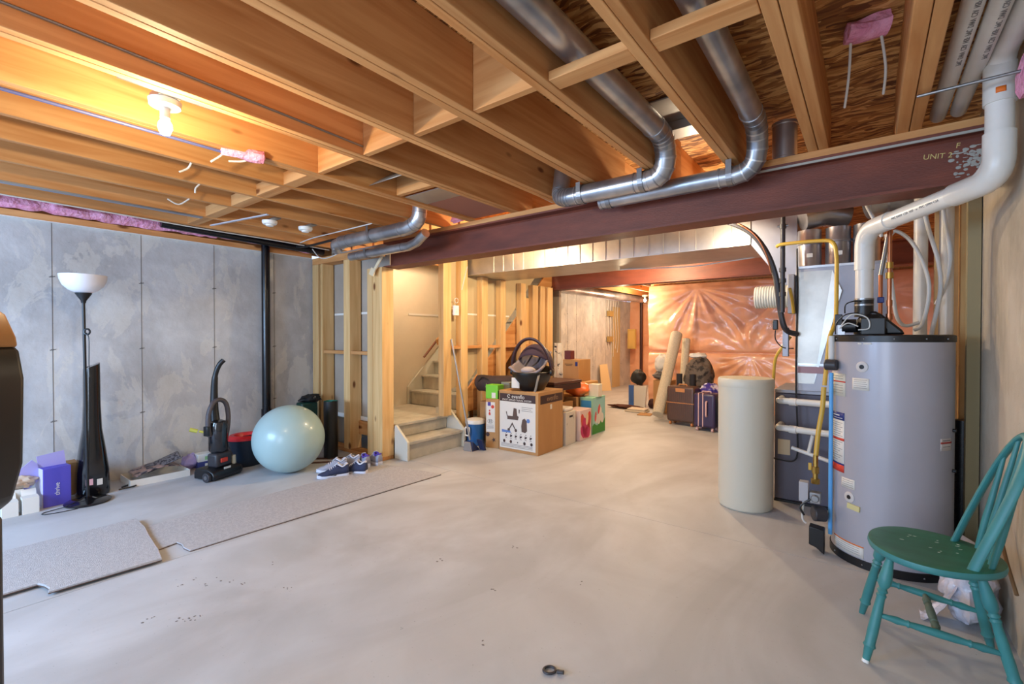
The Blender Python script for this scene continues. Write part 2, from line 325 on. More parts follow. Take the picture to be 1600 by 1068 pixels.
batt('insulation_batt', 'small pink fibreglass scrap on top of the beam beside the elbow duct', (-3.05, 3.06, 2.385), (-2.86, 3.08, 2.40), .07, .05, 25, n=16)
# insulated wall under plastic at the back, quilted with folds
def quilt(name, x0, x1, Yv, z0, z1, seam, ctr, nx=220, nz=150, amp=.05):
    mb = MB()
    def fn(u, v):
        x = x0 + (x1 - x0) * u; z = z0 + (z1 - z0) * v; dz = z - seam
        row = (z - seam) / (z1 - seam) if z > seam else (seam - z) / (seam - z0)
        puff = (math.sin(PI * min(max(row, 0), 1)) ** .5) if 0 < row < 1 else 0
        h = amp * (.8 + puff)
        for (cx, cz, k, A) in ctr:
            r = math.hypot(x - cx, (z - cz)); a = math.atan2(z - cz, x - cx)
            wv = noise.noise(Vector((a * k, cx * 3, r * .35))); h += A * wv * min(r * 2.2, 1) * math.exp(-r * .55) * puff
        h += .012 * noise.noise(Vector((x * 5, z * 9, 2))); h -= .045 * math.exp(-(dz / .02) ** 2)
        return (x, Yv - h, z)
    mb.grid(nx, nz, fn); o = mb.build(name, M_PINKV, ang=180); return struct(o)
quilt('wall_insulated', -3.4, .85, 8.86, 0, 2.3, 1.03, [(-2.5, 2.22, 6, .075), (-.9, 2.2, 6, .06), (-2.9, 1.02, 4, .03), (-1.6, .98, 4, .05), (.2, 2, 4, .04)])
quilt('wall_insulated_far', -5.3, -3.2, 12.4, 0, 2.4, 1.05, [(-4.6, 2.3, 4, .05)], 60, 60)
s_ = MB(); s_.box(-3.4, -3.3, 8.86, 12.4, 0, 2.3); S('wall_alcove_side', s_, M_PINKV)
s_ = MB(); s_.box(-3.4, .85, 8.9, 8.98, 0, 2.67); s_.box(-5.3, -3.2, 12.45, 12.55, 0, 2.67); S('wall_rear', s_, WZ)
# drywall behind the stud walls and beside the stairs
s_ = MB(); s_.box(-5.36, -5.27, 3.25, 8.0, 0, 2.67); S('wall_stair', s_, M_DRY)
s_ = MB(); s_.box(-5.3, -4.16, 3.215, 3.245, .36, 2.35); S('wall_stair_front', s_, M_DRYG)
s_ = MB(); s_.box(-5.27, -4.1, 6.62, 6.68, 0, 2.67); S('wall_stair_rear', s_, M_DRYG)
# ---------------------------------------------------------------- ceiling joists
JO = [(.105, .203, 1), (-.28, -.183, 1), (-.70, -.62, 1), (-1.12, -1.045, 1), (-1.55, -1.46, 1), (-1.955, -1.875, 1), (-2.395, -2.312, 1), (-2.885, -2.795, 1),
      (-3.24, -3.2, 0), (-3.65, -3.61, 0), (-4.09, -4.05, 0), (-4.615, -4.575, 0), (-5.05, -5.01, 0)]
JL = ['doubled pine joist directly left of the three white pipes', 'doubled pine joist over the open end of the dark metal duct cap',
      'doubled pine joist between the two silver duct runs', 'doubled pine joist on the left side of the longer silver duct run',
      'doubled pine joist with the wedge blocks on both sides, above the red beam middle', 'darker doubled pine joist, second right of the lit ceiling bulb',
      'doubled pine joist the lit ceiling bulb hangs against', 'doubled pine joist first left of the lit ceiling bulb', 'single pine joist, second left of the lit ceiling bulb',
      'single pine joist, third left of the lit ceiling bulb', 'single pine joist, fourth left of the lit ceiling bulb just before the metal channel',
      'single pine joist with the grey metal strip at its foot, second from the left wall', 'single pine joist closest to the left concrete wall']
for (a, b, dbl), lb in zip(JO, JL):
    t = thing('ceiling_joist', lb, 'joist', ((a + b) / 2, 0, 2.36), group='ceiling joists over the front room')
    y1 = 3.29
    if dbl:
        m_ = (a + b) / 2
        q = MB(); q.box(a, m_ - .0015, -2.49, y1, 2.36, 2.67); q.build('board', WY, t, bevel=.003)
        q = MB(); q.box(m_ + .0015, b, -2.49, y1, 2.3603, 2.6697); q.build('board', WY, t, bevel=.003)
    else:
        q = MB(); q.box(a, b, -2.49, y1, 2.36, 2.67); q.build('board', WY, t, bevel=.003)
# joists over the rear room
k = 0
for i, (a, b, dbl) in enumerate(JO):
    q = MB(); q.box(a + .01, a + .05, 3.31, 8.84 if a > -3.4 else 12.38, 2.36, 2.67)
    nm = ['behind the beam, first from the right wall', 'behind the beam, second from the right wall'] + ['behind the beam, %s from the right wall' % n for n in ('third', 'fourth', 'fifth', 'sixth', 'seventh', 'eighth', 'ninth', 'tenth', 'eleventh', 'twelfth', 'thirteenth')]
    tag(q.build('rear_joist', WY, bevel=.003), 'pine joist running over the rear room ' + nm[i], 'joist', 'rear room ceiling joists')
# blocking row between the joists
BL = [(-.62, -.283, 'flat', 'flat pine block across the joists nearest the right duct run'), (-1.045, -.70, 'flat', 'flat pine block crossing under the longer silver duct'),
      (-1.46, -1.12, 'full', 'solid pine block left of the longer silver duct'), (-1.875, -1.55, 'full', 'reddish solid pine block above the front room middle'),
      (-2.312, -1.955, 'full', 'brightly lit solid pine block right of the bulb joist'), (-2.795, -2.395, 'full', 'glowing solid pine block behind the lit ceiling bulb'),
      (-3.2, -2.885, 'low', 'pine cross block second left of the bulb joist'), (-3.61, -3.24, 'low', 'pine cross block third left of the bulb joist'),
      (-4.05, -3.65, 'low', 'pine cross block fourth left of the bulb joist'), (-4.575, -4.09, 'low', 'pale pine cross block right of the grey metal strip'),
      (-5.01, -4.615, 'low', 'pale pine cross block nearest the left wall')]
for a, b, kd, lb in BL:
    q = MB()
    if kd == 'flat': q.box(a + .001, b - .001, 1.60, 1.69, 2.364, 2.402)
    elif kd == 'full': q.box(a + .001, b - .001, 1.60, 1.638, 2.364, 2.668)
    else: q.box(a + .001, b - .001, 1.58, 1.665, 2.364, 2.45)
    tag(q.build('joist_block', WX, bevel=.003), lb, 'wood block', 'blocking between the ceiling joists')
# ---------------------------------------------------------------- steel beams
def ibeam(y0, x0, x1, z0, z1, name, label, plate):
    t = thing(name, label, 'beam', (x0, y0 + .1, z0)); fl_ = .014
    q = MB(); ym = y0 + .1; tw = .006
    prof = [(y0, z0), (y0 + .2, z0), (y0 + .2, z0 + fl_), (ym + tw + .012, z0 + fl_ + .002), (ym + tw, z0 + fl_ + .014), (ym + tw, z1 - fl_ - .014), (ym + tw + .012, z1 - fl_ - .002), (y0 + .2, z1 - fl_), (y0 + .2, z1),
            (y0, z1), (y0, z1 - fl_), (ym - tw - .012, z1 - fl_ - .002), (ym - tw, z1 - fl_ - .014), (ym - tw, z0 + fl_ + .014), (ym - tw - .012, z0 + fl_ + .002), (y0, z0 + fl_)]
    q.prism(prof, x0, x1, 'yz'); o = q.build('steel_section', M_BEAM, t)
    if plate:
        q = MB(); q.box(x0 + .0, x1, y0, y0 + .2, z1, z1 + .038); q.build('wood_plate', WX, t, bevel=.002)
    return t
bm1 = ibeam(3.1, -4.12, .499, 2.06, 2.322, 'steel_beam', 'long rust red steel beam crossing the room, on a wood stud post', True)
M_PATCH = mat('bare_mortar', (170, 166, 156), .9)
q = MB(); q.box(-1.2, .46, 3.1025, 3.1115, 2.296, 2.3078); q.build('mortar_streak', M_PATCH, bm1)
q = MB(); random.seed(3)
for i in range(90):
    x = .44 - abs(random.gauss(0, .05)); z = 2.20 + random.gauss(0, .035); q.ell((x, 3.1935, z), (.003 + random.random() * .012, .0015, .002 + random.random() * .007), 7, 4)
q.build('mortar_splatter', M_PATCH, bm1)
M_CHALK = mat('yellow_chalk', (214, 190, 120), .9)
text('chalk_writing', 'UNIT 2', .036, face_mat((.27, 3.1925, 2.235), (1, 0, -.12), (.12, 0, 1)), M_CHALK, bm1)
text('chalk_writing', 'F', .036, face_mat((.345, 3.1925, 2.27), (1, 0, -.12), (.12, 0, 1)), M_CHALK, bm1)
bm2 = ibeam(6.3, -4.3, .8, 2.07, 2.34, 'steel_beam', 'second rust red steel beam further back above the pink wall', False)
# wood shim and paper tag at the beam's left end
q = MB(); q.bar((-4.04, 3.04, 2.19), (-4.15, 3.0, 2.01), .035, .012, (0, 1, 0)); q.bar((-4.15, 3.0, 2.04), (-4.18, 2.99, 1.97), .075, .012, (0, 1, 0))
tag(q.build('wood_shim', mat('pale_shim', (226, 206, 172), .7)), 'pale wooden shim hanging at the left end of the red beam', 'wood scrap')
# ---------------------------------------------------------------- stud walls
def stud(x0, x1, y0, y1, z0, z1, label, grp):
    q = MB(); q.box(x0, x1, y0, y1, z0, z1); return tag(q.build('wall_stud', WZ, bevel=.003), label, 'wall stud', grp)
g1 = 'studs of the short wall under the beam end'
stud(-5.46, -5.33, 3.05, 3.2, .038, 2.2, 'wide pine corner stud against the left concrete wall', g1)
stud(-5.28, -5.235, 3.05, 3.2, .038, 2.2, 'pine stud next to the corner stud of the short wall', g1)
stud(-4.79, -4.67, 3.05, 3.2, .038, 2.2, 'doubled pine stud in the middle of the short wall, behind the rolled mat', g1)
stud(-4.34, -4.245, 3.05, 3.2, .038, 2.058, 'built up pine stud just left of the beam post', g1)
stud(-4.24, -4.08, 3.05, 3.2, .038, 2.058, 'yellow sided pine post carrying the left end of the red beam', g1)
def wood_thing(name, label, cat, m, *b):
    q = MB()
    for bb in b: q.box(*bb)
    return tag(q.build(name, m, bevel=.003), label, cat)
wood_thing('bottom_plate', 'pine bottom plate of the short stud wall', 'wood plate', WX, (-5.46, -4.08, 3.05, 3.2, 0, .037))
wood_thing('top_plate', 'pine top plate of the short stud wall in the corner', 'wood plate', WX, (-5.46, -4.21, 3.05, 3.2, 2.201, 2.28))
for a, b, lb in ((-5.233, -4.793, 'horizontal pine block in the left bay of the short stud wall'), (-4.667, -4.343, 'horizontal pine block in the right bay of the short stud wall')):
    wood_thing('stud_block', lb, 'wood block', WX, (a, b, 3.06, 3.15, 1.12, 1.158))
t = MB(); t.box(-5.23, -4.17, 3.207, 3.214, 1.58, 1.605); S('trim_4', t, M_WHITE)
t = MB(); t.box(-5.23, -4.17, 3.19, 3.21, .355, .40); S('trim_5', t, M_WHITE)
wood_thing('wood_ledger', 'low pine ledger behind the right bay of the short stud wall', 'wood plate', WX, (-4.666, -4.344, 3.16, 3.2, .2, .35))
g2 = 'studs of the open wall beside the stairs'
ST = [(3.87, 4.0, 'pine end post of the open stud wall at the top of the two lower steps'), (4.17, 4.29, 'second pine stud of the open wall beside the white switch'),
      (4.56, 4.68, 'third pine stud of the open wall, behind the duffel bag'), (4.95, 5.06, 'fourth pine stud of the open wall, behind the green box'),
      (5.42, 5.54, 'fifth pine stud of the open wall, behind the car seat'), (5.72, 5.86, 'sixth pine stud of the open wall above the car seat'),
      (5.92, 6.05, 'seventh pine stud of the open wall, just before the last'), (6.12, 6.27, 'last pine stud of the open wall, under the second beam end')]
for i, (a, b, lb) in enumerate(ST):
    stud(-4.09, -4.002, a, b, .038 if i else .37, 2.098 if a > 4.3 else 2.36, lb, g2)
wood_thing('bottom_plate', 'pine bottom plate of the open stud wall behind the boxes', 'wood plate', WY, (-4.09, -4.002, 4.12, 6.27, 0, .037))
for i in range(len(ST) - 1):
    a, b = ST[i][1], ST[i + 1][0]
    if b - a > .1: wood_thing('stud_block', 'horizontal pine block in the ' + ['first', 'second', 'third', 'fourth', 'fifth', 'sixth', 'seventh'][i] + ' bay of the open stud wall', 'wood block', WY, (-4.085, -4.005, a + .001, b - .001, 1.17, 1.208))
# drywall back seen through the open wall
t = MB(); t.box(-4.0925, -4.0905, 4.1, 5.25, 1.60, 1.622); S('trim_7', t, M_WHITE)
t = MB(); t.box(-5.268, -5.262, 4.4, 6.6, 1.63, 1.66); S('trim_6', t, M_WHITE)
q = MB(); q.box(-4.09, -4.075, 5.55, 5.715, .9, 1.9); q.box(-4.085, -4.075, 6.055, 6.115, .04, 2.05); tag(q.build('plywood_strip', WZ), 'narrow plywood strips between the last studs of the open wall', 'plywood')
# ---------------------------------------------------------------- staircase
st = thing('staircase', 'grey painted wooden staircase with a square landing beside the stud wall', 'stairs', (-4.5, 3.8, 0))
def P(name, m, *bx, par=st, bev=.004):
    q = MB()
    for b in bx: q.box(*b)
    return q.build(name, m, par, bevel=bev)
P('riser', M_STAIR, (-3.925, -3.9, 3.24, 4.06, 0, .165)); P('tread', M_STAIR, (-4.15, -3.87, 3.235, 4.065, .166, .196))
P('riser', M_STAIR, (-4.17, -4.15, 3.24, 4.06, .197, .325)); P('landing', M_STAIR, (-5.265, -4.12, 3.255, 4.39, .326, .356))
for y0, y1 in ((3.203, 3.233), (4.067, 4.10)):
    q = MB(); q.prism([(-4.35, 0), (-3.86, 0), (-3.86, .20), (-4.1, .42), (-4.12, .43), (-4.35, .43)] if y0 > 4 else [(-4.07, 0), (-3.86, 0), (-3.86, .20), (-4.05, .36), (-4.07, .36)], y0, y1, 'xz')
    q.build('stringer', M_STAIRP, st, smooth=False, bevel=.003)
for i in range(9):
    z = .356 + .2025 * i; y = 4.40 + .225 * i
    P('riser', M_STAIR, (-5.22, -4.13, y, y + .02, z + (.0 if i == 0 else .001), z + .172)); P('tread', M_STAIR, (-5.22, -4.13, y - .03, y + .245, z + .173, z + .2))
sl = .2025 / .225
for x0, x1 in ((-5.262, -5.225), (-4.128, -4.101)):
    q = MB(); y0, y1 = 4.36, 6.55
    q.prism([(y0, .357), (y0, .60), (y0 + .03, .64), (y1, .64 + sl * (y1 - y0)), (y1, .33 + sl * (y1 - y0)), (y0 + .25, .357)], x0, x1, 'yz'); q.build('stringer', M_STAIRP if x0 < -5 else WY, st, smooth=False, bevel=.003)
q = MB(); q.tube([(-5.19, 4.62, 1.02), (-5.19, 6.4, 1.02 + sl * 1.78 + .1)], .017, 10); hr = q.build('handrail', mat('handrail_wood', (120, 62, 34), .45), st)
q = MB(); q.bar((-4.97, 4.68, 1.24), (-5.05, 5.0, 1.42), .03, .09); q.build('handrail_bracket_board', WY, st)
t_ = MB(); t_.prism([(4.0, .66), (4.4, .74), (6.0, 2.33), (6.0, 2.66), (3.25, 2.66), (3.25, 2.40), (4.0, 2.40)], -4.097, -4.093, 'yz'); S('wall_stair_side', t_, mat('drywall_back', (196, 176, 140), .85, col2=(186, 166, 130), scale=2))
# wood framing scraps under the stairs
q = MB(); q.bar((-4.5, 5.35, .0), (-4.5, 5.6, 1.15), .04, .2, (1, 0, 0)); q.bar((-4.3, 5.5, .0), (-4.3, 5.52, 1.1), .09, .04)
# 
tag(q.build('stair_framing', WY, bevel=.003), 'rough pine framing under the staircase seen between the studs', 'wood framing')
def crumple(name, label, cat, m, c, r, seed, amp=.3, n=24, grp=None, sub=0):
    q = MB(); q.ell(c, r, n, n // 2 + 2)
    for i, v in enumerate(q.v):
        d = Vector(((v.x - c[0]) / r[0], (v.y - c[1]) / r[1], (v.z - c[2]) / r[2])); k_ = 1 + amp * noise.noise(d * 1.8 + Vector((seed, 0, 0))) + amp * .5 * noise.noise(d * 5 + Vector((0, seed, 0)))
        z0 = c[2] - r[2]; q.v[i] = Vector((c[0] + d.x * r[0] * k_, c[1] + d.y * r[1] * k_, max(c[2] + d.z * r[2] * k_, z0)))
    return tag(q.build(name, m, ang=50, sub=sub), label, cat, grp)
crumple('paper_sack', 'crumpled tan paper sack stuffed under the stairs behind the duffel bag', 'paper bag', mat('tan_paper', (196, 158, 108), .8), (-4.35, 5.1, .53), (.16, .2, .2), 4, .45)
wood_thing('shelf_board', 'tan board under the stairs holding the crumpled paper sack', 'board', M_CARD, (-4.55, -4.12, 4.8, 5.3, .30, .32), (-4.5, -4.46, 4.85, 4.89, 0, .30), (-4.2, -4.16, 5.2, 5.24, 0, .30))
# ---------------------------------------------------------------- sheet metal trunk, return drop and plenum
tr = thing('trunk_duct', 'long rectangular sheet metal trunk duct behind the red beam', 'duct', (-2.4, 4.7, 2.1))
q = MB(); q.box(-4.1, -.8, 4.33, 5.12, 2.10, 2.355); q.build('duct_body', M_DUCT, tr, smooth=False, bevel=.003)
q = MB()
for i in range(20):
    x = -3.62 + i * .148
    q = MB(); q.box(x, x + .012, 4.322, 4.33, 2.10, 2.35); q.build('seam_rib', M_DUCT, tr, smooth=False)
q = MB(); q.box(-4.104, -.8, 4.325, 4.335, 2.094, 2.104); q.build('bottom_flange', M_DUCT, tr, smooth=False)
rd = thing('return_duct_transition', 'sloping grey sheet metal duct section dropping to the furnace plenum', 'duct', (-.7, 4.6, 1.5))
q = MB(); q.prism([(-.799, 2.10), (-.799, 2.35), (-.46, 2.30), (-.46, 1.62)], 4.34, 5.1, 'xz'); q.build('duct_body', M_PLEN, rd, smooth=False, bevel=.003)
fu = thing('furnace', 'dark grey gas furnace cabinet behind the tall water softener', 'furnace', (-.3, 4.5, 0))
q = MB(); q.box(-.60, .0, 4.26, 4.9, .02, .87); q.build('cabinet', mat('furnace_grey', (92, 90, 104), .45, .2), fu, bevel=.006)
q = MB(); q.box(-.60, .0, 4.255, 4.9, .872, .9); q.build('top_flange', M_PLEN, fu, bevel=.003)
q = MB(); q.box(-.575, -.49, 4.254, 4.26, .38, .5); q.build('rating_label', mat('rating_beige', (206, 190, 160), .6), fu)
q = MB(); q.box(-.60, -.02, 4.25, 4.9, .0, .02); q.build('base_rail', M_BLACK, fu)
pl = thing('plenum', 'tall bright sheet metal plenum above the furnace', 'plenum', (-.2, 4.5, .9))
q = MB(); q.box(-.455, .12, 4.21, 4.8, .901, 1.86); q.build('plenum_box', M_PLEN, pl, smooth=False, bevel=.004)
q = MB(); q.add([(-.45, 4.207, 1.82), (-.22, 4.207, 1.82), (-.16, 4.19, 1.66), (-.33, 4.207, .96), (-.45, 4.207, .96), ], [(0, 4, 3, 2, 1)]); q.build('crease_panel', M_DUCT, pl, smooth=False)
q = MB(); q.box(-.45, .1, 4.203, 4.21, 1.10, 1.115); q.build('joint_flange', M_GALV, pl, smooth=False)
q = MB(); q.box(-.45, .1, 4.2, 4.21, 1.845, 1.862); q.build('joint_flange', M_GALV, pl, smooth=False)
q = MB(); q.box(-.44, -.18, 4.204, 4.21, 1.04, 1.09); q.build('warning_strip', mat('faded_red_label', (176, 140, 146), .6), pl)
for i, x in enumerate((-.375, -.19, -.02)):
    u = thing('supply_duct', ['leftmost round silver duct rising from the plenum', 'middle round silver duct rising from the plenum', 'round silver duct rising from the plenum behind the white vent pipe'][i], 'duct', (x, 4.3, 1.862), group='round ducts on top of the plenum')
    q = MB(); q.lathe((x, 4.31, 1.862), [(.088, 0), (.082, .01), (.082, .17), (.086, .175), (.086, .19), (.08, .2), (.08, .285)], 28); q.build('duct_pipe', M_GALV, u)
    q = MB(); q.lathe((x, 4.31, 2.03), [(.081, 0), (.0885, .006), (.081, .012)], 28); q.build('crimp_ring', M_GALV, u)
    q = MB(); q.box(x - .01, x + .03, 4.221, 4.225, 1.93, 1.96); q.build('sticker', M_LABEL, u)
for i, (a, b, lb) in enumerate((((-.42, 4.28, 2.24), (-.14, 4.42, 2.245), 'silver elbow duct lying across the tops of the plenum ducts'), ((-.02, 4.14, 2.24), (.22, 4.2, 2.24), 'silver elbow duct beside the white vent pipe above the plenum'))):
    u = thing('elbow_duct', lb, 'duct', a); q = MB(); mid = (Vector(a) + Vector(b)) / 2 + Vector((0, 0, .03)); q.tube([a, mid, b], .09, 24); q.build('duct_pipe', M_GALV, u)
    q = MB(); q.tube([mid - Vector((.008, 0, 0)), mid + Vector((.008, 0, 0))], .096, 24); q.build('crimp_ring', M_GALV, u)
# ---------------------------------------------------------------- round ducts hung in front of the beam
def rings(par, m, *cs):
    for c, ax, r, wd in cs:
        a = Vector(ax).normalized() * wd / 2; q = MB(); q.cyl(Vector(c) - a, Vector(c) + a, r, 28); q.build('joint_ring', m, par)
def strap(name, label, x, Yc, zc, r, ztop, grp, parent=None):
    q = MB(); wd = .016
    for k in range(28):
        a0 = 2 * PI * k / 28; a1 = 2 * PI * (k + 1) / 28; R0, R1 = r + .001, r + .004; P_ = lambda a, R_, xx: (xx, Yc + math.cos(a) * R_, zc + math.sin(a) * R_)
        q.add([P_(a0, R0, x - wd), P_(a1, R0, x - wd), P_(a1, R1, x - wd), P_(a0, R1, x - wd), P_(a0, R0, x + wd), P_(a1, R0, x + wd), P_(a1, R1, x + wd), P_(a0, R1, x + wd)],
              [(0, 1, 2, 3), (7, 6, 5, 4), (0, 4, 5, 1), (1, 5, 6, 2), (2, 6, 7, 3), (3, 7, 4, 0)])
    q.box(x - wd, x + wd, Yc - r - .005, Yc - r - .002, zc, ztop); return tag(q.build(name, M_STEEL, smooth=False), label, 'duct strap', grp)
def duct(label, pts, r, rg=(), name='round_duct', m=None, R=.13, seams=True, cap=None):
    t = thing(name, label, 'duct', pts[0]); q = MB(); path = fillet(pts, R, 4); q.tube(path, r, 32); q.build('duct_pipe', m or M_GALV, t, ang=15)
    for i in range(len(path)):
        pass
    if rg: rings(t, M_GALV, *rg)
    # crimped elbow segments
    n = 0
    for i in range(1, len(path) - 1):
        d0 = (path[i] - path[i - 1]); d1 = (path[i + 1] - path[i])
        if d0.length and d1.length and d0.angle(d1) > .12:
            b = (d0.normalized() + d1.normalized()).normalized() * .004; q = MB(); q.cyl(path[i] - b, path[i] + b, r * 1.035, 28); q.build('elbow_seam', M_GALV, t)
    return t
AX = (1, 0, 0); AY = (0, 1, 0); AZ = (0, 0, 1)
duct('longer silver round duct from the joist bay, turning left along the beam', [(-.965, -2.3, 2.5), (-.965, 2.74, 2.5), (-.985, 2.82, 2.293), (-1.68, 2.82, 2.293), (-1.765, 2.86, 2.32), (-1.765, 2.93, 2.66)], .0615,
     [((-.965, 2.55, 2.5), AY, .065, .012), ((-1.18, 2.82, 2.293), AX, .065, .01), ((-1.6, 2.82, 2.293), AX, .065, .01)], R=.16)
duct('right silver round duct turning left low along the beam behind the other', [(-.46, -2.3, 2.5), (-.50, 2.9, 2.5), (-.52, 2.995, 2.275), (-1.5, 2.995, 2.275)], .055,
     [((-.47, 1.2, 2.5), AY, .058, .012), ((-.5, 2.7, 2.5), AY, .059, .01), ((-.72, 2.995, 2.275), AX, .059, .01), ((-1.5, 2.995, 2.275), AX, .058, .02)], R=.18)
sg = 'straps holding the duct runs at the beam'
strap('duct_strap', 'metal strap around the near duct at its left end', -1.56, 2.82, 2.293, .0625, 2.359, sg)
strap('duct_strap', 'metal strap around the near duct just left of its elbow', -1.13, 2.82, 2.293, .0625, 2.359, sg)
strap('duct_strap', 'metal strap around the rear duct at its far left end', -1.44, 2.995, 2.275, .056, 2.359, sg)
strap('duct_strap', 'metal strap around the rear duct close to its right elbow', -.66, 2.995, 2.275, .056, 2.359, sg)
duct('thick silver duct over the short stud wall with an elbow rising into the joists', [(-4.25, 2.68, 2.275), (-3.22, 2.68, 2.275), (-3.07, 2.68, 2.31), (-3.04, 2.68, 2.62)], .062,
     [((-4.1, 2.68, 2.275), AX, .066, .012), ((-3.3, 2.68, 2.275), AX, .066, .01), ((-4.22, 2.68, 2.275), AX, .066, .02)], R=.12)
duct('thin silver duct just below and behind the thick one at the corner', [(-4.35, 2.86, 2.165), (-3.42, 2.86, 2.165), (-3.27, 2.83, 2.18), (-3.12, 2.80, 2.24)], .042, [((-4.2, 2.86, 2.165), AX, .045, .01), ((-3.5, 2.86, 2.165), AX, .045, .01)], R=.1)
strap('duct_strap', 'metal strap around the thick duct above the short stud wall', -3.72, 2.68, 2.275, .063, 2.359, sg)
strap('duct_strap', 'metal strap around the thin duct above the short stud wall', -4.05, 2.86, 2.165, .043, 2.21, sg)
duct('small taped duct stub turning down at the left end of the thick duct', [(-4.262, 2.68, 2.275), (-4.36, 2.68, 2.265), (-4.40, 2.74, 2.215)], .05, R=.06)
q = MB(); q.lathe((-.41, 3.225, 2.3605), [(.066, 0), (.07, .004), (.07, .03), (.066, .034), (.066, .22), (.07, .225), (.07, .24), (.0, .241)], 28)
tag(q.build('duct_collar', M_GALV), 'short upright dark metal duct collar standing on the beam between two joists', 'duct')
# foil covered joist bay near the bulb joist
fb = thing('joist_bay_pan', 'silver foil and board panels closing the joist bay near the left end of the beam', 'duct panel', (-2.6, 2.5, 2.362))
q = MB(); q.add([(-2.79, 1.98, 2.38), (-2.40, 1.98, 2.38), (-2.40, 2.22, 2.55), (-2.79, 2.22, 2.55)], [(0, 1, 2, 3)]); q.build('foil_panel', M_DUCT, fb, solid=.004)
q = MB(); q.box(-2.79, -2.40, 2.22, 2.26, 2.37, 2.665); q.build('wood_header', WX, fb)
q = MB(); q.box(-2.79, -2.40, 2.30, 2.52, 2.372, 2.378); q.build('foil_panel', M_DUCT, fb)
q = MB(); q.box(-2.79, -2.40, 2.525, 3.09, 2.374, 2.38); q.build('brown_board', mat('brown_board', (150, 96, 78), .6), fb)
q = MB(); q.box(-1.04, -.705, 2.60, 3.09, 2.655, 2.665); q.box(-1.04, -.705, 2.9, 3.05, 2.60, 2.655)
tag(q.build('foil_sheet', M_DUCT, bevel=.003), 'bright folded sheet metal pan above the duct elbow against the floor sheathing', 'metal sheet')
# ---------------------------------------------------------------- white vent pipes
def pvc(label, pts, r, R=.12, name='vent_pipe', fit=(), m=None):
    t = thing(name, label, 'pipe', pts[0]); q = MB(); q.tube(fillet(pts, R, 7), r, 28); q.build('pipe', m or M_PVC, t)
    for a, b, rr in fit:
        q = MB(); q.tube(fillet([a, b], .1) if len(b) == 3 and not isinstance(b[0], (tuple, list)) else fillet([a] + list(b), R, 7), rr, 28); q.build('fitting', m or M_PVC, t)
    return t
v = pvc('thick white vent pipe rising from the water heater and crossing in front of the beam', [(-.025, 3.5, 1.50), (-.025, 3.5, 1.955), (.425, 2.78, 1.985), (.425, 2.78, 2.49), (.435, 2.60, 2.5), (.435, -2.4, 2.5)], .0445, .15,
        fit=[((-.025, 3.5, 1.72), [(-.025, 3.5, 1.955), (.09, 3.316, 1.963)], .0495), ((.31, 2.965, 1.977), [(.425, 2.78, 1.985), (.425, 2.78, 2.17)], .0515), ((.425, 2.78, 2.29), [(.425, 2.78, 2.45)], .0515)])
q = MB(); q.grid(8, 1, lambda u, v_: (.425 + .0523 * math.cos(D(-112 + 34 * u)), 2.78 + .0523 * math.sin(D(-112 + 34 * u)), 2.32 + .024 * v_)); q.build('orange_sticker', M_ORANGE, v, solid=.0004)
d_ = Vector((.45, -.72, .03)).normalized(); cv = Vector((-.05, -.98, -.2)); n_ = (cv - d_ * cv.dot(d_)).normalized(); u_ = n_.cross(d_)
text('pipe_print', 'PVC DWV  CSA  NSF   o   PVC  DWV CSA', .017, face_mat(Vector((.21, 3.124, 1.971)) + n_ * .0448 + u_ * .004, d_, u_), M_GREY, v)
pv = 'white vent pipes in the right joist bay'
for x, zc, ye, lb, r in ((.276, 2.47, 3.28, 'white pipe beside the joist, first of the overhead white pipes', .034), (.352, 2.47, 3.26, 'white pipe in the middle of the overhead white pipes', .034)):
    t = thing('vent_pipe', lb, 'pipe', (x, ye, zc), group=pv); q = MB(); q.tube([(x, -2.4, zc), (x, ye - .04, zc), (x, ye, zc - .005)], [r, r, r * .93], 28); q.build('pipe', M_PVC, t)
    text('pipe_print', 'PVC  DWV  CSA  NSF  PVC  DWV  CSA  NSF  PVC  DWV  CSA  NSF  PVC  DWV  CSA', .024, face_mat((x + .006, 2.2, zc - r - .0003), (0, -1, 0), (1, 0, 0)), M_GREY, t)
q = MB(); q.cyl((.155, 2.63, 2.343), (.497, 2.62, 2.343), .0065, 10); tag(q.build('threaded_rod', M_STEEL), 'thin steel rod crossing under the overhead white pipes', 'rod')
# white stacks behind the heater
for x, lb in ((.262, 'left white vertical pipe behind the water heater'), (.385, 'right white vertical pipe behind the water heater')):
    q = MB(); q.cyl((x, 4.0, 0), (x, 4.0, 2.355), .036, 24); tag(q.build('vent_stack', M_PVC), lb, 'pipe', 'white vertical pipes behind the water heater')
# PEX tubing
def tubeobj(name, label, cat, m, pts, r, grp=None, sp=True, n=10):
    q = MB(); q.tube(spline(pts, 8) if sp else fillet(pts, .05), r, n); return tag(q.build(name, m), label, cat, grp)
gp = 'white water tubes behind the heater'
tubeobj('water_tube', 'white tube arching from the copper pipe over to the right stack', 'tube', M_PEX, [(.09, 3.8, 1.93), (.13, 3.8, 1.985), (.21, 3.8, 1.9), (.275, 3.8, 1.72), (.288, 3.8, 1.57), (.26, 3.8, 1.40), (.22, 3.8, 1.36)], .011, gp)
tubeobj('water_tube', 'white tube looping down beside the left vertical pipe', 'tube', M_PEX, [(.25, 3.86, 2.2), (.29, 3.86, 1.98), (.335, 3.86, 1.78), (.345, 3.86, 1.6), (.31, 3.86, 1.36), (.30, 3.86, 1.25)], .012, gp)
tubeobj('water_tube', 'rightmost white tube curving down toward the wall', 'tube', M_PEX, [(.345, 3.9, 2.25), (.365, 3.9, 2.05), (.392, 3.9, 1.82), (.37, 3.9, 1.64), (.33, 3.9, 1.52)], .012, gp)
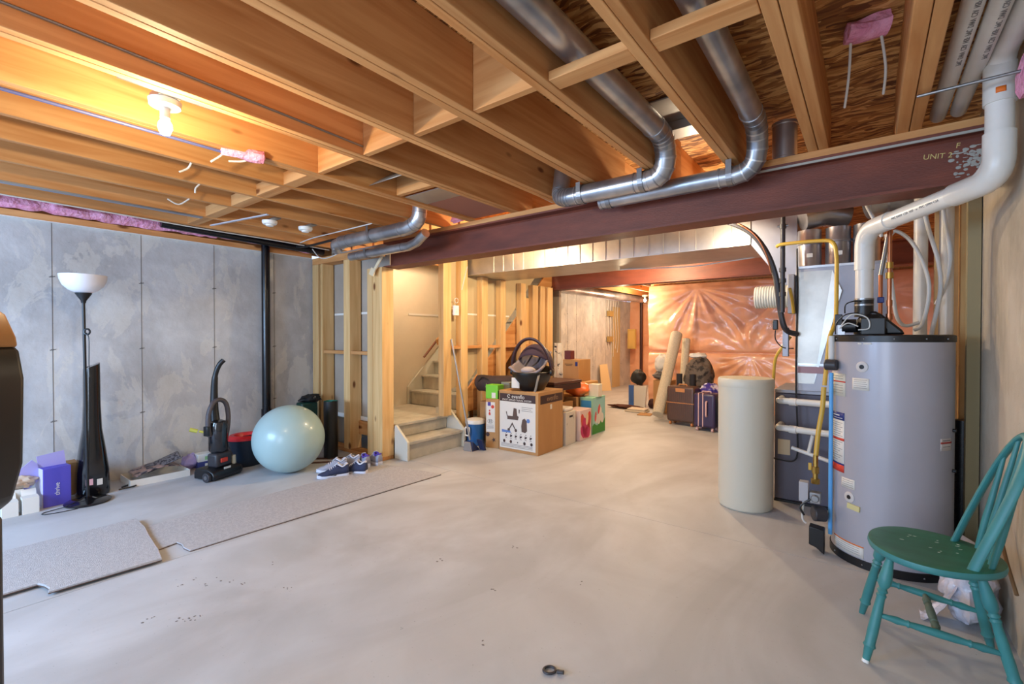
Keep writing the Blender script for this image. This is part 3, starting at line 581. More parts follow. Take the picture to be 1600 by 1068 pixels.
tubeobj('water_tube', 'white tube making a low bend above the heater top', 'tube', M_PEX, [(.085, 3.85, 1.98), (.1, 3.85, 1.8), (.12, 3.85, 1.6), (.14, 3.85, 1.45), (.18, 3.85, 1.39), (.25, 3.85, 1.41)], .011, gp)
tubeobj('water_tube', 'short white tube coming down from the ceiling behind the thick vent pipe', 'tube', M_PEX, [(-.04, 3.75, 2.3), (-.02, 3.75, 2.17), (.04, 3.75, 2.02), (.06, 3.75, 1.95)], .011, gp)
# copper pipes over the heater
cp = thing('copper_pipe', 'copper water pipe standing on the heater top with brass fittings', 'pipe', (.093, 3.5, 1.332))
q = MB(); q.cyl((.093, 3.5, 1.331), (.093, 3.5, 1.93), .011, 14); q.build('pipe', M_COPPER, cp)
for z, r, m_ in ((1.345, .024, M_WHITE), (1.42, .016, M_COPPER), (1.50, .015, M_COPPER), (1.66, .019, M_BRASS), (1.72, .018, M_BRASS), (1.92, .015, M_COPPER)):
    q = MB(); q.cyl((.093, 3.5, z), (.093, 3.5, z + .035), r, 14); q.build('coupling', m_, cp)
cp = thing('copper_pipe', 'shorter copper pipe with a blue valve handle left of the taller one', 'pipe', (.05, 3.62, 1.332))
q = MB(); q.cyl((.055, 3.66, 1.331), (.055, 3.66, 1.70), .011, 14); q.build('pipe', M_COPPER, cp)
q = MB(); q.cyl((.055, 3.66, 1.70), (.09, 3.66, 1.95), .012, 14); q.build('upper_pipe', M_STEEL, cp)
q = MB(); q.cbox((.055, 3.635, 1.545), (.035, .02, .035)); q.build('valve_handle', mat('blue_handle', (30, 50, 140), .4), cp, bevel=.004)
# ---------------------------------------------------------------- water heater
TC = Vector((.10, 3.56, 0)); TR = .283
wh = thing('water_heater', 'large grey cylindrical water heater with black top and base rings', 'water heater', TC)
M_TANK = mat('tank_grey', (172, 170, 178), .38, .1, col2=(166, 164, 172), scale=1.5, coat=.15)
q = MB(); q.lathe(TC, [(TR, .045), (TR, 1.292)], 96); q.build('tank_body', M_TANK, wh)
q = MB(); q.lathe(TC, [(TR - .02, 0), (TR + .006, .001), (TR + .006, .045), (TR, .047)], 96); q.build('base_ring', M_BLACK, wh)
q = MB(); q.lathe(TC, [(TR, 1.290), (TR + .005, 1.292), (TR + .005, 1.325), (TR - .006, 1.331), (0, 1.331)], 96); q.build('top_lid', M_BLACK, wh)
def patch(par, name, m, a0, a1, z0, z1, r=TR, off=.0012, c=TC, th=.0008, n=10):
    q = MB(); q.grid(n, 1, lambda u, v_: (c.x + (r + off) * math.cos(D(a0 + (a1 - a0) * u)), c.y + (r + off) * math.sin(D(a0 + (a1 - a0) * u)), z0 + (z1 - z0) * v_))
    return q.build(name, m, par, solid=th)
def ctext(par, s, size, a, z, m, r=TR, off=.0022, c=TC):   # text bent on the cylinder
    cu = bpy.data.curves.new('t', 'FONT'); cu.body = s; cu.size = size; cu.align_x = 'CENTER'; cu.align_y = 'CENTER'
    t = bpy.data.objects.new('tmp', cu); COL.objects.link(t); bpy.context.view_layer.update(); me = bpy.data.meshes.new_from_object(t); bpy.data.objects.remove(t)
    base = ORG.get(par.name, Vector())
    for v_ in me.vertices:
        an = D(a) + v_.co.x / r; v_.co = Vector((c.x + (r + off) * math.cos(an), c.y + (r + off) * math.sin(an), z + v_.co.y)) - base
    me.materials.clear(); me.materials.append(m); o = bpy.data.objects.new('label_text', me); COL.objects.link(o); o.parent = par; ORG[o.name] = base.copy(); return o
patch(wh, 'rating_label', mat('label_cream', (206, 200, 184), .6), -178, -137, .965, 1.10); lb = wh
patch(wh, 'red_stripe', M_RED, -178, -137, 1.048, 1.056, off=.0022)
for z in (1.085, 1.07, 1.03, 1.015, 1.0, .985): patch(wh, 'print_line', M_GREY, -172, -141, z - .001, z + .001, off=.0022)
patch(wh, 'warning_label', M_LABEL, -128, -110, 1.014, 1.083)
for i in range(5): patch(wh, 'print_line', M_GREY, -126, -112 - i % 2, 1.073 - .0115 * i - .001, 1.073 - .0115 * i + .001, off=.0022)
patch(wh, 'instruction_label', M_LABEL, -176, -138, .513, .868)
patch(wh, 'navy_band', M_NAVY, -176, -138, .822, .868, off=.0022); patch(wh, 'red_band', M_RED, -176, -138, .70, .715, off=.0022); patch(wh, 'navy_band', M_NAVY, -176, -138, .555, .565, off=.0022); patch(wh, 'red_band', M_RED, -176, -138, .513, .555, off=.0022)
patch(wh, 'print_line', M_LABEL, -160, -146, .846, .852, off=.0032); patch(wh, 'print_line', M_LABEL, -160, -141, .832, .835, off=.0032)
for i in range(8): patch(wh, 'print_line', M_GREY, -172, -141 - 3 * (i % 2), .805 - .013 * i - .0012, .805 - .013 * i + .0012, off=.0022)
for i in range(9): patch(wh, 'print_line', M_GREY, -172, -141 - 4 * (i % 3), .69 - .0135 * i - .0012, .69 - .0135 * i + .0012, off=.0022)
patch(wh, 'warning_label', M_LABEL, -142, -124, .432, .489)
for i in range(4): patch(wh, 'print_line', M_GREY, -140, -126, .478 - .012 * i - .001, .478 - .012 * i + .001, off=.0022)
patch(wh, 'bottom_label', M_LABEL, -156, -114, .053, .122); patch(wh, 'orange_stripe', M_ORANGE, -156, -114, .115, .122, off=.0022)
for i in range(4): patch(wh, 'print_line', M_GREY, -152, -118, .105 - .012 * i - .0008, .105 - .012 * i + .0008, off=.0022)
patch(wh, 'energy_label', mat('label_side', (202, 192, 186), .6), -43, -25, .706, .772); patch(wh, 'red_stripe', mat('dull_red', (170, 60, 50), .6), -43, -25, .744, .754, off=.0022)
patch(wh, 'print_line', M_INK, -40, -28, .760, .763, off=.0022); patch(wh, 'print_line', M_GREY, -40, -28, .726, .729, off=.0022)
patch(wh, 'label_remnant', M_LABEL, -122, -118, 1.275, 1.285); patch(wh, 'label_remnant', M_LABEL, -116, -108, 1.276, 1.286)
q = MB(); aa = D(-132); q.bar(TC + Vector((math.cos(aa), math.sin(aa), 0)) * (TR + .006) + Vector((0, 0, .335)), TC + Vector((math.cos(D(-118)), math.sin(D(-118)), 0)) * (TR + .006) + Vector((0, 0, .33)), .008, .03); q.build('yellow_tag', mat('tape_yellow', (206, 196, 140), .7), wh)
for a, z in ((-117.3, 1.148), (-130.8, .383)):
    n_ = Vector((math.cos(D(a)), math.sin(D(a)), 0)); c_ = TC + n_ * (TR - .004) + Vector((0, 0, z))
    q = MB(); q.lathe(c_, [(.031, 0), (.031, .006), (.026, .009), (.013, .009), (.012, -.002)], 28, n_); q.build('port_ring', mat('port_grey', (196, 192, 190), .5), wh)
    q = MB(); q.lathe(c_, [(.011, .0), (.011, .010), (.0, .0105)], 20, n_); q.build('port_hole', M_BLACK, wh)
for a in (-152, -115, -88, -60, -35):
    for z in (.022, 1.308):
        n_ = Vector((math.cos(D(a)), math.sin(D(a)), 0)); q = MB(); q.ell(TC + n_ * (TR + .006) + Vector((0, 0, z)), .0045, 8, 6); q.build('screw', M_STEEL, wh)
for z in (.81, .59):
    n_ = Vector((math.cos(D(-20)), math.sin(D(-20)), 0)); q = MB(); q.cyl(TC + n_ * TR + Vector((0, 0, z)), TC + n_ * (TR + .014) + Vector((0, 0, z)), .009, 12); q.build('side_bolt', M_BLACK, wh)
# power vent blower on the lid
q = MB(); q.lathe((.01, 3.50, 1.332), [(.085, 0), (.085, .03), (.075, .05), (.07, .09), (.05, .12)], 24); q.box(-.04, .075, 3.40, 3.52, 1.332, 1.43); q.build('blower_housing', M_BLACK, wh, bevel=.005)
q = MB(); q.prism([(.0, 1.332), (.165, 1.332), (.15, 1.36), (.06, 1.45), (.03, 1.47), (0, 1.47)], 3.46, 3.55, 'xz'); q.build('blower_scroll', M_BLACK, wh, bevel=.012)
q = MB(); q.cyl((-.025, 3.5, 1.44), (-.025, 3.5, 1.505), .047, 24); q.build('outlet_collar', M_BLACK, wh)
q = MB(); q.cyl((-.025, 3.5, 1.515), (-.025, 3.5, 1.54), .0475, 24); q.build('rubber_coupling', M_BLACK, wh)
for z in (1.506, 1.541):
    q = MB(); q.cyl((-.025, 3.5, z), (-.025, 3.5, z + .008), .0492, 24); q.build('hose_clamp', M_STEEL, wh)
q = MB(); q.cyl((-.13, 3.44, 1.385), (-.06, 3.44, 1.385), .04, 20); q.build('blower_motor', M_BLACK, wh, bevel=.004)
q = MB(); q.box(-.165, -.128, 3.42, 3.47, 1.39, 1.455); q.build('terminal_box', M_DKGREY, wh, bevel=.003)
q = MB(); q.box(-.15, -.115, 3.42, 3.46, 1.332, 1.39); q.build('blower_bracket', M_STEEL, wh)
for i, (pts, m_) in enumerate((([(-.16, 3.40, 1.335), (-.155, 3.39, 1.40), (-.11, 3.38, 1.45), (-.05, 3.40, 1.46)], M_BLACK), ([(-.115, 3.40, 1.46), (-.11, 3.38, 1.51), (-.07, 3.40, 1.53), (-.04, 3.45, 1.53)], M_BLACK),
        ([(-.13, 3.38, 1.39), (-.08, 3.37, 1.45), (-.01, 3.37, 1.43), (0, 3.37, 1.37), (-.05, 3.38, 1.36)], M_PEX), ([(-.14, 3.39, 1.37), (-.1, 3.38, 1.40), (-.05, 3.38, 1.38)], M_PEX))):
    q = MB(); q.tube(spline(pts), .0035, 8); q.build('blower_wire', m_, wh)
# relief pipe at the heater's left side
rp = thing('relief_pipe', 'bright blue plastic pipe running down the left side of the water heater', 'pipe', (-.19, 3.43, .1))
a_ = D(-157); n_ = Vector((math.cos(a_), math.sin(a_), 0)); b0 = TC + n_ * (TR + .022)
q = MB(); q.cyl(b0 + Vector((0, 0, .11)), b0 + Vector((0, 0, 1.10)), .0115, 16); q.build('blue_pipe', mat('sky_blue_pipe', (92, 166, 226), .35), rp)
q = MB(); q.cyl(b0 + Vector((0, 0, 1.18)), b0 + Vector((0, 0, 1.325)), .016, 16); q.build('white_sleeve', M_PEX, rp)
q = MB(); q.cyl(b0 + Vector((-.03, -.03, 1.15)), b0 + Vector((.032, -.045, 1.15)), .033, 24); q.build('foam_cap', M_DKGREY, rp, bevel=.006)
q = MB(); q.cyl(b0 + Vector((-.034, -.03, 1.15)), b0 + Vector((-.03, -.03, 1.15)), .018, 16); q.build('cap_plug', M_PEX, rp)
# gas valve and filter cluster at the heater foot
gv = thing('gas_control', 'gas control valve with grey box and black housing at the heater foot', 'valve', (-.27, 3.42, .1))
q = MB(); q.cbox((-.315, 3.40, .36), (.05, .06, .12)); q.build('control_box', mat('control_grey', (170, 168, 172), .5), gv, bevel=.004)
q = MB(); q.cbox((-.255, 3.40, .33), (.06, .05, .07)); q.cyl((-.255, 3.37, .33), (-.255, 3.36, .33), .022, 16); q.build('valve_body', M_STEEL, gv, bevel=.005)
q = MB(); q.cyl((-.265, 3.38, .235), (-.205, 3.41, .235), .045, 24); q.build('pump_barrel', M_DKGREY, gv, bevel=.006)
q = MB(); q.prism([(-.285, .16), (-.285, .045), (-.25, .035), (-.205, .0), (-.205, .15)], 3.36, 3.43, 'xz'); q.build('black_housing', M_BLACK, gv, bevel=.006)
for p_ in ([(-.315, 3.38, .30), (-.32, 3.37, .2), (-.30, 3.37, .17)], [(-.28, 3.37, .32), (-.33, 3.36, .27), (-.31, 3.36, .22)]):
    q = MB(); q.tube(spline(p_), .006, 8); q.build('valve_wire', M_PEX if p_[0][2] < .31 else M_BLACK, gv)
gl = thing('gas_hose', 'yellow gas hose hanging beside the heater down to a brass valve', 'hose', (-.27, 3.5, .4))
q = MB(); q.tube(spline([(-.225, 3.55, 1.0), (-.232, 3.54, .86), (-.25, 3.52, .72), (-.262, 3.5, .56)]), .014, 14); q.build('hose', M_YEL, gl)
q = MB(); q.cyl((-.262, 3.48, .42), (-.262, 3.49, .57), .014, 12); q.cyl((-.262, 3.48, .46), (-.262, 3.48, .5), .02, 8); q.cyl((-.262, 3.48, .395), (-.262, 3.48, .425), .024, 8); q.build('brass_valve', M_BRASS, gl)
q = MB(); q.cbox((-.29, 3.47, .5), (.018, .012, .045)); q.build('valve_handle', M_YEL, gl, bevel=.003)
# ---------------------------------------------------------------- furnace piping
fp = 'white drain pipes at the furnace'
for pts, lb, r in (([(-.545, 4.08, .83), (-.50, 4.06, .832), (-.14, 3.95, .842)], 'upper white drain pipe with an elbow in front of the furnace', .024), ([(-.55, 4.08, .622), (-.50, 4.06, .624), (-.14, 3.95, .632)], 'lower white drain pipe with an elbow in front of the furnace', .024)):
    t = thing('drain_pipe', lb, 'pipe', pts[0], group=fp); q = MB(); q.tube(fillet([(pts[0][0], 4.24, pts[0][2])] + pts, .04, 6), r, 18); q.build('pipe', M_PVC, t)
    q = MB(); q.cyl((-.47, 4.05, pts[0][2] + .001), (-.42, 4.035, pts[0][2] + .002), r + .005, 18); q.build('coupling', M_PVC, t)
t = thing('drain_tee', 'thin white tee pipe sloping below the furnace drain pipes', 'pipe', (-.33, 4.03, .45), group=fp)
q = MB(); q.cyl((-.455, 4.05, .485), (-.20, 3.98, .43), .014, 14); q.build('pipe', M_PVC, t)
q = MB(); q.cyl((-.345, 4.02, .47), (-.32, 4.02, .60), .013, 14); q.build('branch', M_PVC, t)
tubeobj('furnace_wire', 'thin dark cable hanging down the front of the furnace and plenum', 'cable', M_BLACK, [(-.445, 4.19, 2.0), (-.44, 4.18, 1.6), (-.445, 4.18, 1.2), (-.44, 4.15, .9), (-.43, 4.15, .6), (-.44, 4.15, .38), (-.56, 4.15, .36), (-.6, 4.16, .37)], .006)
bp = thing('iron_gas_pipe', 'black iron gas pipe dropping from the ceiling left of the plenum', 'pipe', (-.505, 3.95, 1.5))
q = MB(); q.cyl((-.51, 3.95, 1.5), (-.51, 3.95, 2.355), .0165, 16); q.build('pipe', M_DKGREY, bp)
for z in (1.62, 1.72, 1.80, 2.12):
    q = MB(); q.cyl((-.51, 3.95, z), (-.51, 3.95, z + .03), .023, 12); q.build('pipe_coupling', M_DKGREY, bp)
q = MB(); q.cyl((-.545, 3.95, 2.14), (-.475, 3.95, 2.14), .009, 10); q.build('pipe_clamp', M_STEEL, bp)
yl = tubeobj('gas_line', 'yellow gas line bending across the silver plenum ducts and down to the heater', 'pipe', M_YEL, [(-.545, 3.92, 1.985), (-.5, 3.9, 1.995), (-.27, 3.86, 1.985), (-.2, 3.84, 1.96), (-.178, 3.82, 1.87), (-.175, 3.8, 1.7), (-.175, 3.76, 1.45), (-.18, 3.62, 1.38), (-.2, 3.58, 1.30), (-.222, 3.55, 1.01)], .0125)
tubeobj('gas_line', 'short yellow gas line left of the plenum going down to the furnace', 'pipe', M_YEL, [(-.47, 4.0, 1.68), (-.46, 4.05, 1.60), (-.455, 4.1, 1.5)], .011)
tubeobj('gas_line', 'yellow gas line between the softener and the plenum', 'pipe', M_YEL, [(-.48, 4.15, 1.32), (-.53, 4.12, 1.24), (-.58, 4.15, 1.15), (-.60, 4.2, 1.0), (-.605, 4.24, .91)], .011)
tubeobj('refrigerant_hose', 'thick black foam hose arching from the trunk duct down beside the plenum', 'hose', M_DKGREY, [(-1.15, 4.1, 2.28), (-.95, 3.98, 2.25), (-.75, 3.96, 2.14), (-.63, 3.96, 1.98), (-.56, 3.97, 1.78), (-.535, 4.0, 1.55), (-.50, 4.02, 1.38), (-.44, 4.15, 1.34)], .02)
tubeobj('copper_line', 'thin copper line following the black foam hose', 'pipe', M_COPPER, [(-1.0, 3.94, 2.27), (-.85, 3.93, 2.22), (-.7, 3.93, 2.1), (-.62, 3.93, 1.95), (-.585, 3.94, 1.8)], .005)
fx = thing('flexible_duct', 'short white ribbed flexible duct sticking out left of the plenum', 'duct', (-.6, 4.4, 1.65))
q = MB(); pts = []; rr = []
for i in range(31): pts.append((-.74 + .28 * i / 30, 4.245, 1.64 - .0 * i)); rr.append(.085 + (.007 if i % 2 else 0))
q.tube(pts, rr, 26); q.build('ribbed_hose', mat('ribbed_white', (214, 210, 196), .5), fx)
q = MB(); q.box(-.50, -.456, 4.14, 4.335, 1.5, 1.8); q.build('humidifier_box', M_PLEN, fx, bevel=.004)
q = MB(); q.cbox((-.56, 3.99, 1.41), (.035, .035, .075)); tag(q.build('valve_actuator', M_BLACK, bevel=.006), 'small black cylindrical valve body hanging beside the foam hose', 'valve')
tubeobj('thermostat_wire', 'thin looping cable below the small black valve', 'cable', M_BLACK, [(-.56, 3.99, 1.37), (-.56, 4.0, 1.30), (-.52, 4.05, 1.24), (-.46, 4.15, 1.23)], .004)
q = MB(); q.cbox((-.505, 4.1, 1.28), (.04, .05, .22)); tag(q.build('switch_box', M_PLEN, bevel=.003), 'grey electrical box left of the plenum with a small orange light', 'electrical box')
# ---------------------------------------------------------------- softener tank
SC = Vector((-.762, 3.99, 0)); so = thing('softener_tank', 'tall cream cylindrical water softener tank standing in front of the furnace', 'water softener', SC)
M_CREAM = mat('cream_plastic', (206, 200, 182), .42)
q = MB(); q.lathe(SC, [(.178, 0), (.19, .012), (.1945, .05), (.1955, .94)], 72); q.build('tank_body', M_CREAM, so)
q = MB(); q.lathe(SC, [(.199, .935), (.2, .94), (.2, .985), (.192, 1.0), (.0, 1.003)], 72); q.build('lid', M_CREAM, so)
# post and black intake tube against the right wall beyond the heater
q = MB(); q.box(.452, .498, 4.02, 4.11, 0, 2.59); tag(q.build('wall_stud', WZ, bevel=.002), 'narrow yellowish stud against the right wall behind the heater', 'wall stud')
q = MB(); q.box(.36, .495, 4.38, 4.42, 0, 2.355); q.box(.70, .78, 4.5, 4.58, 0, 2.355); tag(q.build('framing_board', WZ), 'pine framing boards behind the white pipes right of the heater', 'wood framing')
bt = thing('intake_tube', 'black intake tube standing between the water heater and the right wall', 'pipe', (.44, 3.7, 0))
q = MB(); q.cyl((.442, 3.78, 0), (.442, 3.78, .83), .043, 20); q.build('tube', M_BLACK, bt)
for i in range(12):
    q = MB(); q.cyl((.442, 3.78, .30 + i * .04), (.442, 3.78, .31 + i * .04), .046, 20); q.build('rib', M_BLACK, bt)
q = MB(); q.box(.44, .495, 3.66, 3.72, 0, 2.2); tag(q.build('insulation_strip', mat('foam_yellow', (150, 134, 98), .8)), 'dirty yellow board strip along the right wall beside the heater', 'board')
# ---------------------------------------------------------------- green windsor chair
M_TEAL = mat('teal_paint', (60, 134, 132), .45, col2=(52, 118, 120), scale=5, detail=6, bump=.05)
M_SEAT = mat('green_seat_paint', (46, 110, 86), .4, col2=(40, 94, 70), scale=4, stretch=(1, 4, 1), detail=8)
ch = thing('windsor_chair', 'teal painted wooden chair with spindle back beside the water heater', 'chair', (.215, 2.565, 0), D(3))
def cb(mb, name, m, **k): return mb.build(name, m, ch, world=False, **k)
q = MB(); q.m = 0; n = 48; rings_ = []
def seat_r(a):
    x = math.cos(a); y = math.sin(a); return (x * .215 * (1.0 if x > 0 else 1.0), y * (.222 - .02 * x) )
vs = []; prof = [(.90, .418), (.985, .424), (1.0, .436), (.985, .449), (.93, .452), (.7, .446), (.4, .441), (.0, .440)]
for s_, z in prof:
    for k in range(n):
        x, y = seat_r(2 * PI * k / n); vs.append((x * s_, y * s_, z))
q.add(vs, [(i * n + k, i * n + (k + 1) % n, (i + 1) * n + (k + 1) % n, (i + 1) * n + k) for i in range(len(prof) - 1) for k in range(n)] + [tuple(reversed(range(n)))])
q.mi = [1 if f[0] // n >= 3 and len(f) == 4 else 0 for f in q.f]
seat = cb(q, 'seat', [M_TEAL, M_SEAT], ang=60)
random.seed(5)
q = MB()
for i in range(14): q.ell((-.1 + random.random() * .2, .02 + (random.random() - .3) * .16, .4462), (.004 + random.random() * .005, .002, .0006), 7, 4)
q.build('paint_fleck', mat('fleck_white', (206, 216, 206), .6), seat, world=False)
def turned(a, b, prof):   # prof: (t, r)
    a = Vector(a); b = Vector(b); q = MB(); q.tube([a + (b - a) * t for t, r in prof], [r for t, r in prof], 18); return q
LP_ = [(0, .011), (.04, .014), (.12, .019), (.20, .023), (.26, .022), (.30, .013), (.325, .019), (.345, .013), (.365, .018), (.39, .0145), (.5, .017), (.7, .019), (.82, .018), (.845, .022), (.865, .016), (.95, .0135), (1, .012)]
legs = [((-.145, -.115, .42), (-.228, -.195, 0)), ((-.145, .12, .42), (-.222, .215, 0)), ((.12, -.12, .42), (.225, -.13, 0)), ((.12, .12, .42), (.215, .20, 0))]
for a, b in legs:
    if a[0] > 0: a = (a[0], a[1], .42)
    l_ = cb(turned(a, b, LP_), 'leg', M_TEAL)
q = MB(); q.cyl((-.2282, -.1952, 0.0), (-.2262, -.1932, .012), .0128, 16); cb(q, 'foot_tip', M_WHITE)
SP = [(0, .008), (.1, .011), (.17, .015), (.24, .011), (.26, .0145), (.28, .011), (.36, .014), (.5, .0155), (.64, .014), (.72, .011), (.74, .0145), (.76, .011), (.83, .015), (.9, .011), (1, .008)]
def lp(i, z): a, b = Vector(legs[i][0]), Vector(legs[i][1]); t = (a.z - z) / (a.z - b.z); return a + (b - a) * t
s1 = (lp(0, .19), lp(2, .15)); s2 = (lp(1, .2), lp(3, .16))
cb(turned(s1[0], s1[1], SP), 'side_stretcher', M_TEAL); cb(turned(s2[0], s2[1], SP), 'side_stretcher', M_TEAL)
cb(turned((s1[0] + s1[1]) / 2, (s2[0] + s2[1]) / 2, SP), 'cross_stretcher', mat('worn_teal', (96, 112, 98), .6))
# bow back
bow = []
for i in range(41):
    t = i / 40; a = PI * t; y = -.155 * math.cos(a) * (1.0 + .10 * math.sin(a)); h = math.sin(a) ** .62; bow.append(Vector((.088 + .175 * h, y, .445 + .50 * h)))
bow[0].z = bow[-1].z = .44
q = MB(); q.tube(bow, [.0115] * 41, 14, flat=1.6); cb(q, 'bow_back', M_TEAL, sub=0)
for k in range(-2, 3):
    y = k * .052; yt = k * .058; a = math.acos(-yt / .165); h = math.sin(a) ** .62
    top = Vector((.088 + .175 * h, yt, .445 + .50 * h)); bot = Vector((.165 - abs(k) * .008, y, .44))
    q = MB(); q.tube([bot + (top - bot) * t for t in (0, .12, .3, .5, .8, 1)], [.0085, .0105, .0125, .011, .009, .007], 12); cb(q, 'back_spindle', M_TEAL)
# plastic bag on the floor behind the chair
M_BAG = mat('thin_white_plastic', (214, 212, 222), .3, col2=(196, 194, 210), scale=6, bump=.9, bscale=11, bdist=.03, coat=.3)
bg = crumple('plastic_bag', 'crumpled white plastic bag on the floor behind the teal chair', 'plastic bag', M_BAG, (.375, 3.03, .15), (.105, .16, .15), 3, .28, 56)
q = MB(); q.grid(14, 14, lambda u, v_: (.20 + .13 * u, 2.86 + .1 * v_ + .05 * u, .01 + .17 * u * u + .02 * noise.noise(Vector((u * 4, v_ * 4, 1))))); q.build('bag_flap', M_BAG, bg, solid=.001)
q = MB(); q.grid(10, 10, lambda u, v_: (.36 + .06 * u + .02 * math.sin(v_ * 5), 2.93 + .07 * v_, .28 + .12 * v_ * (1 - .3 * u))); q.build('bag_handle', M_BAG, bg, solid=.001)
q = MB(); q.tube(spline([(.47, 2.66, .30), (.46, 2.78, .39), (.45, 2.9, .52)]), .007, 8); tag(q.build('wooden_stick', mat('stick_brown', (120, 88, 56), .6)), 'thin brown stick leaning on the right wall above the plastic bag', 'stick')
# ---------------------------------------------------------------- machine cut by the left edge
mc = thing('exercise_machine', 'black plastic machine housing with a tan top, cut off by the left edge', 'machine', (-2.111, .02, 0), D(37.57))
def mcb(mb, name, m, **k): return mb.build(name, m, mc, world=False, **k)
q = MB(); q.prism([(-.25, .80), (.15, .80), (.20, .84), (.232, .95), (.238, 1.20), (.224, 1.28), (.17, 1.335), (.0, 1.36), (-.25, 1.36)], -.06, .06, 'xz'); mcb(q, 'housing', M_BLACK, bevel=.02, seg=3)
q = MB(); q.prism([(-.25, 1.362), (.0, 1.362), (.17, 1.337), (.222, 1.285), (.215, 1.32), (.185, 1.385), (.12, 1.43), (-.25, 1.45)], -.055, .055, 'xz'); mcb(q, 'padded_top', mat('tan_pad', (166, 116, 62), .5), bevel=.012, seg=3)
q = MB(); q.prism([(-.2, .92), (.165, .92), (.185, 1.0), (.185, 1.18), (.15, 1.27), (-.2, 1.3)], -.069, -.061, 'xz'); pn = mcb(q, 'side_panel', M_DKGREY, bevel=.004)
for z in (1.02, 1.16):
    q = MB(); q.box(-.2, .178, -.073, -.0695, z, z + .012); q.build('panel_groove', M_BLACK, pn, world=False)
q = MB(); q.box(-.05, .175, -.05, .05, .03, .799); mcb(q, 'upright', M_DKGREY, bevel=.012)
q = MB(); q.box(-.25, .17, -.1, .1, 0, .029); mcb(q, 'floor_foot', M_BLACK, bevel=.008)
# ---------------------------------------------------------------- along the left wall
fl = thing('floor_lamp', 'black torchiere floor lamp with a white bowl shade by the left wall', 'lamp', (-4.93, .86, 0))
q = MB(); q.lathe((-4.93, .86, 0), [(.0, 0), (.142, .001), (.145, .012), (.13, .022), (.05, .034), (.02, .05), (.0, .05)], 48); bs = q.build('base', M_BLACKG, fl)
q = MB(); q.cyl((-4.93, .86, .04), (-4.925, .845, 1.60), .0105, 16); q.build('pole', M_BLACK, fl)
q = MB(); q.lathe((-4.925, .845, 1.585), [(.014, 0), (.018, .02), (.05, .072), (.052, .08), (.0, .08)], 32); q.build('shade_holder', M_BLACK, fl)
q = MB(); q.lathe((-4.925, .845, 1.665), [(.045, 0), (.09, .022), (.125, .06), (.142, .105), (.147, .14), (.143, .14), (.12, .062), (.085, .028), (.0, .01)], 48); q.build('lamp_shade', mat('frosted_white', (236, 234, 238), .35, coat=.3), fl)
q = MB(); q.tube(arc((-4.90, .86, 1.36), .022, 0, 2 * PI, (.8, .6, 0), (0, 0, 1), 16), .007, 8); q.tube(spline([(-4.92, .86, 1.35), (-4.9, .87, 1.3), (-4.905, .87, 1.1), (-4.9, .87, 1.0)]), .0035, 6); q.build('cord', M_BLACK, fl)
tf = thing('tower_fan', 'tall black tower fan with a flared foot behind the floor lamp', 'fan', (-5.16, .99, 0))
q = MB(); vs = []; n = 32; lv = [(0, .105, .10), (.02, .11, .105), (.2, .105, .1), (.38, .085, .085), (.55, .062, .07), (.75, .055, .062), (1.04, .053, .06), (1.075, .052, .059)]
for z, a, b in lv:
    for k in range(n): t = 2 * PI * k / n; c_ = math.cos(t); s_ = math.sin(t); vs.append((-5.16 + b * math.copysign(abs(c_) ** .7, c_), .93 + a * math.copysign(abs(s_) ** .7, s_), z + (.03 * s_ if z > 1 else 0)))
q.add(vs, [(i * n + k, i * n + (k + 1) % n, (i + 1) * n + (k + 1) % n, (i + 1) * n + k) for i in range(len(lv) - 1) for k in range(n)] + [tuple(reversed(range(n))), tuple(range((len(lv) - 1) * n, len(lv) * n))]); q.build('fan_body', M_BLACKG, tf, ang=60)
q = MB(); q.cbox((-5.045, .89, .13), (.004, .045, .05)); q.build('pink_tag', mat('tag_pink', (222, 170, 176), .6), tf); q = MB(); q.cbox((-5.045, .955, .12), (.004, .035, .05)); q.build('white_sticker', M_LABEL, tf)
q = MB(); q.tube(spline([(-5.05, 1.08, .02), (-5.1, 1.2, .012), (-5.2, 1.22, .012), (-5.15, 1.12, .01)]), .007, 8); q.build('power_cord', M_BLACK, tf)
tubeobj('lamp_cord', 'thin dark cord looping on the floor in front of the purple box', 'cord', M_BLACK, [(-4.9, .84, .06), (-4.88, .74, .02), (-4.9, .66, .004), (-4.88, .6, .004), (-4.83, .6, .004), (-4.8, .7, .004), (-4.8, .78, .004)], .0028)
M_PURP = mat('violet_box', (84, 78, 190), .45)
pb = thing('shoe_box', 'open violet cardboard box with upright white lettering', 'box', (-5.1, .69, 0), D(8))
def pbb(mb, name, m, **k): return mb.build(name, m, pb, world=False, **k)
q = MB(); q.box(-.10, .07, -.082, .082, 0, .30); pbb(q, 'box_body', M_PURP, bevel=.003)
q = MB(); q.box(-.098, .068, -.0835, -.0825, .0, .30); pbb(q, 'side_panel', mat('pale_lilac', (206, 200, 226), .5))
q = MB(); q.bar((-.02, -.07, .315), (-.02, -.20, .20), .15, .006, (1, 0, 0)); q.bar((-.02, -.085, .312), (-.02, .075, .330), .16, .006, (1, 0, 0)); pbb(q, 'lid', mat('lilac_lid', (170, 166, 226), .5))
text('lettering', 'thrive', .042, face_mat((.0712, .0, .13), (0, 0, 1), (0, -1, 0)), M_WHITE, pb, world=False)
wood_thing('cardboard_box', 'plain brown cardboard box behind the violet box and the fan', 'box', M_CARD2, (-5.40, -5.26, .62, .86, 0, .27))
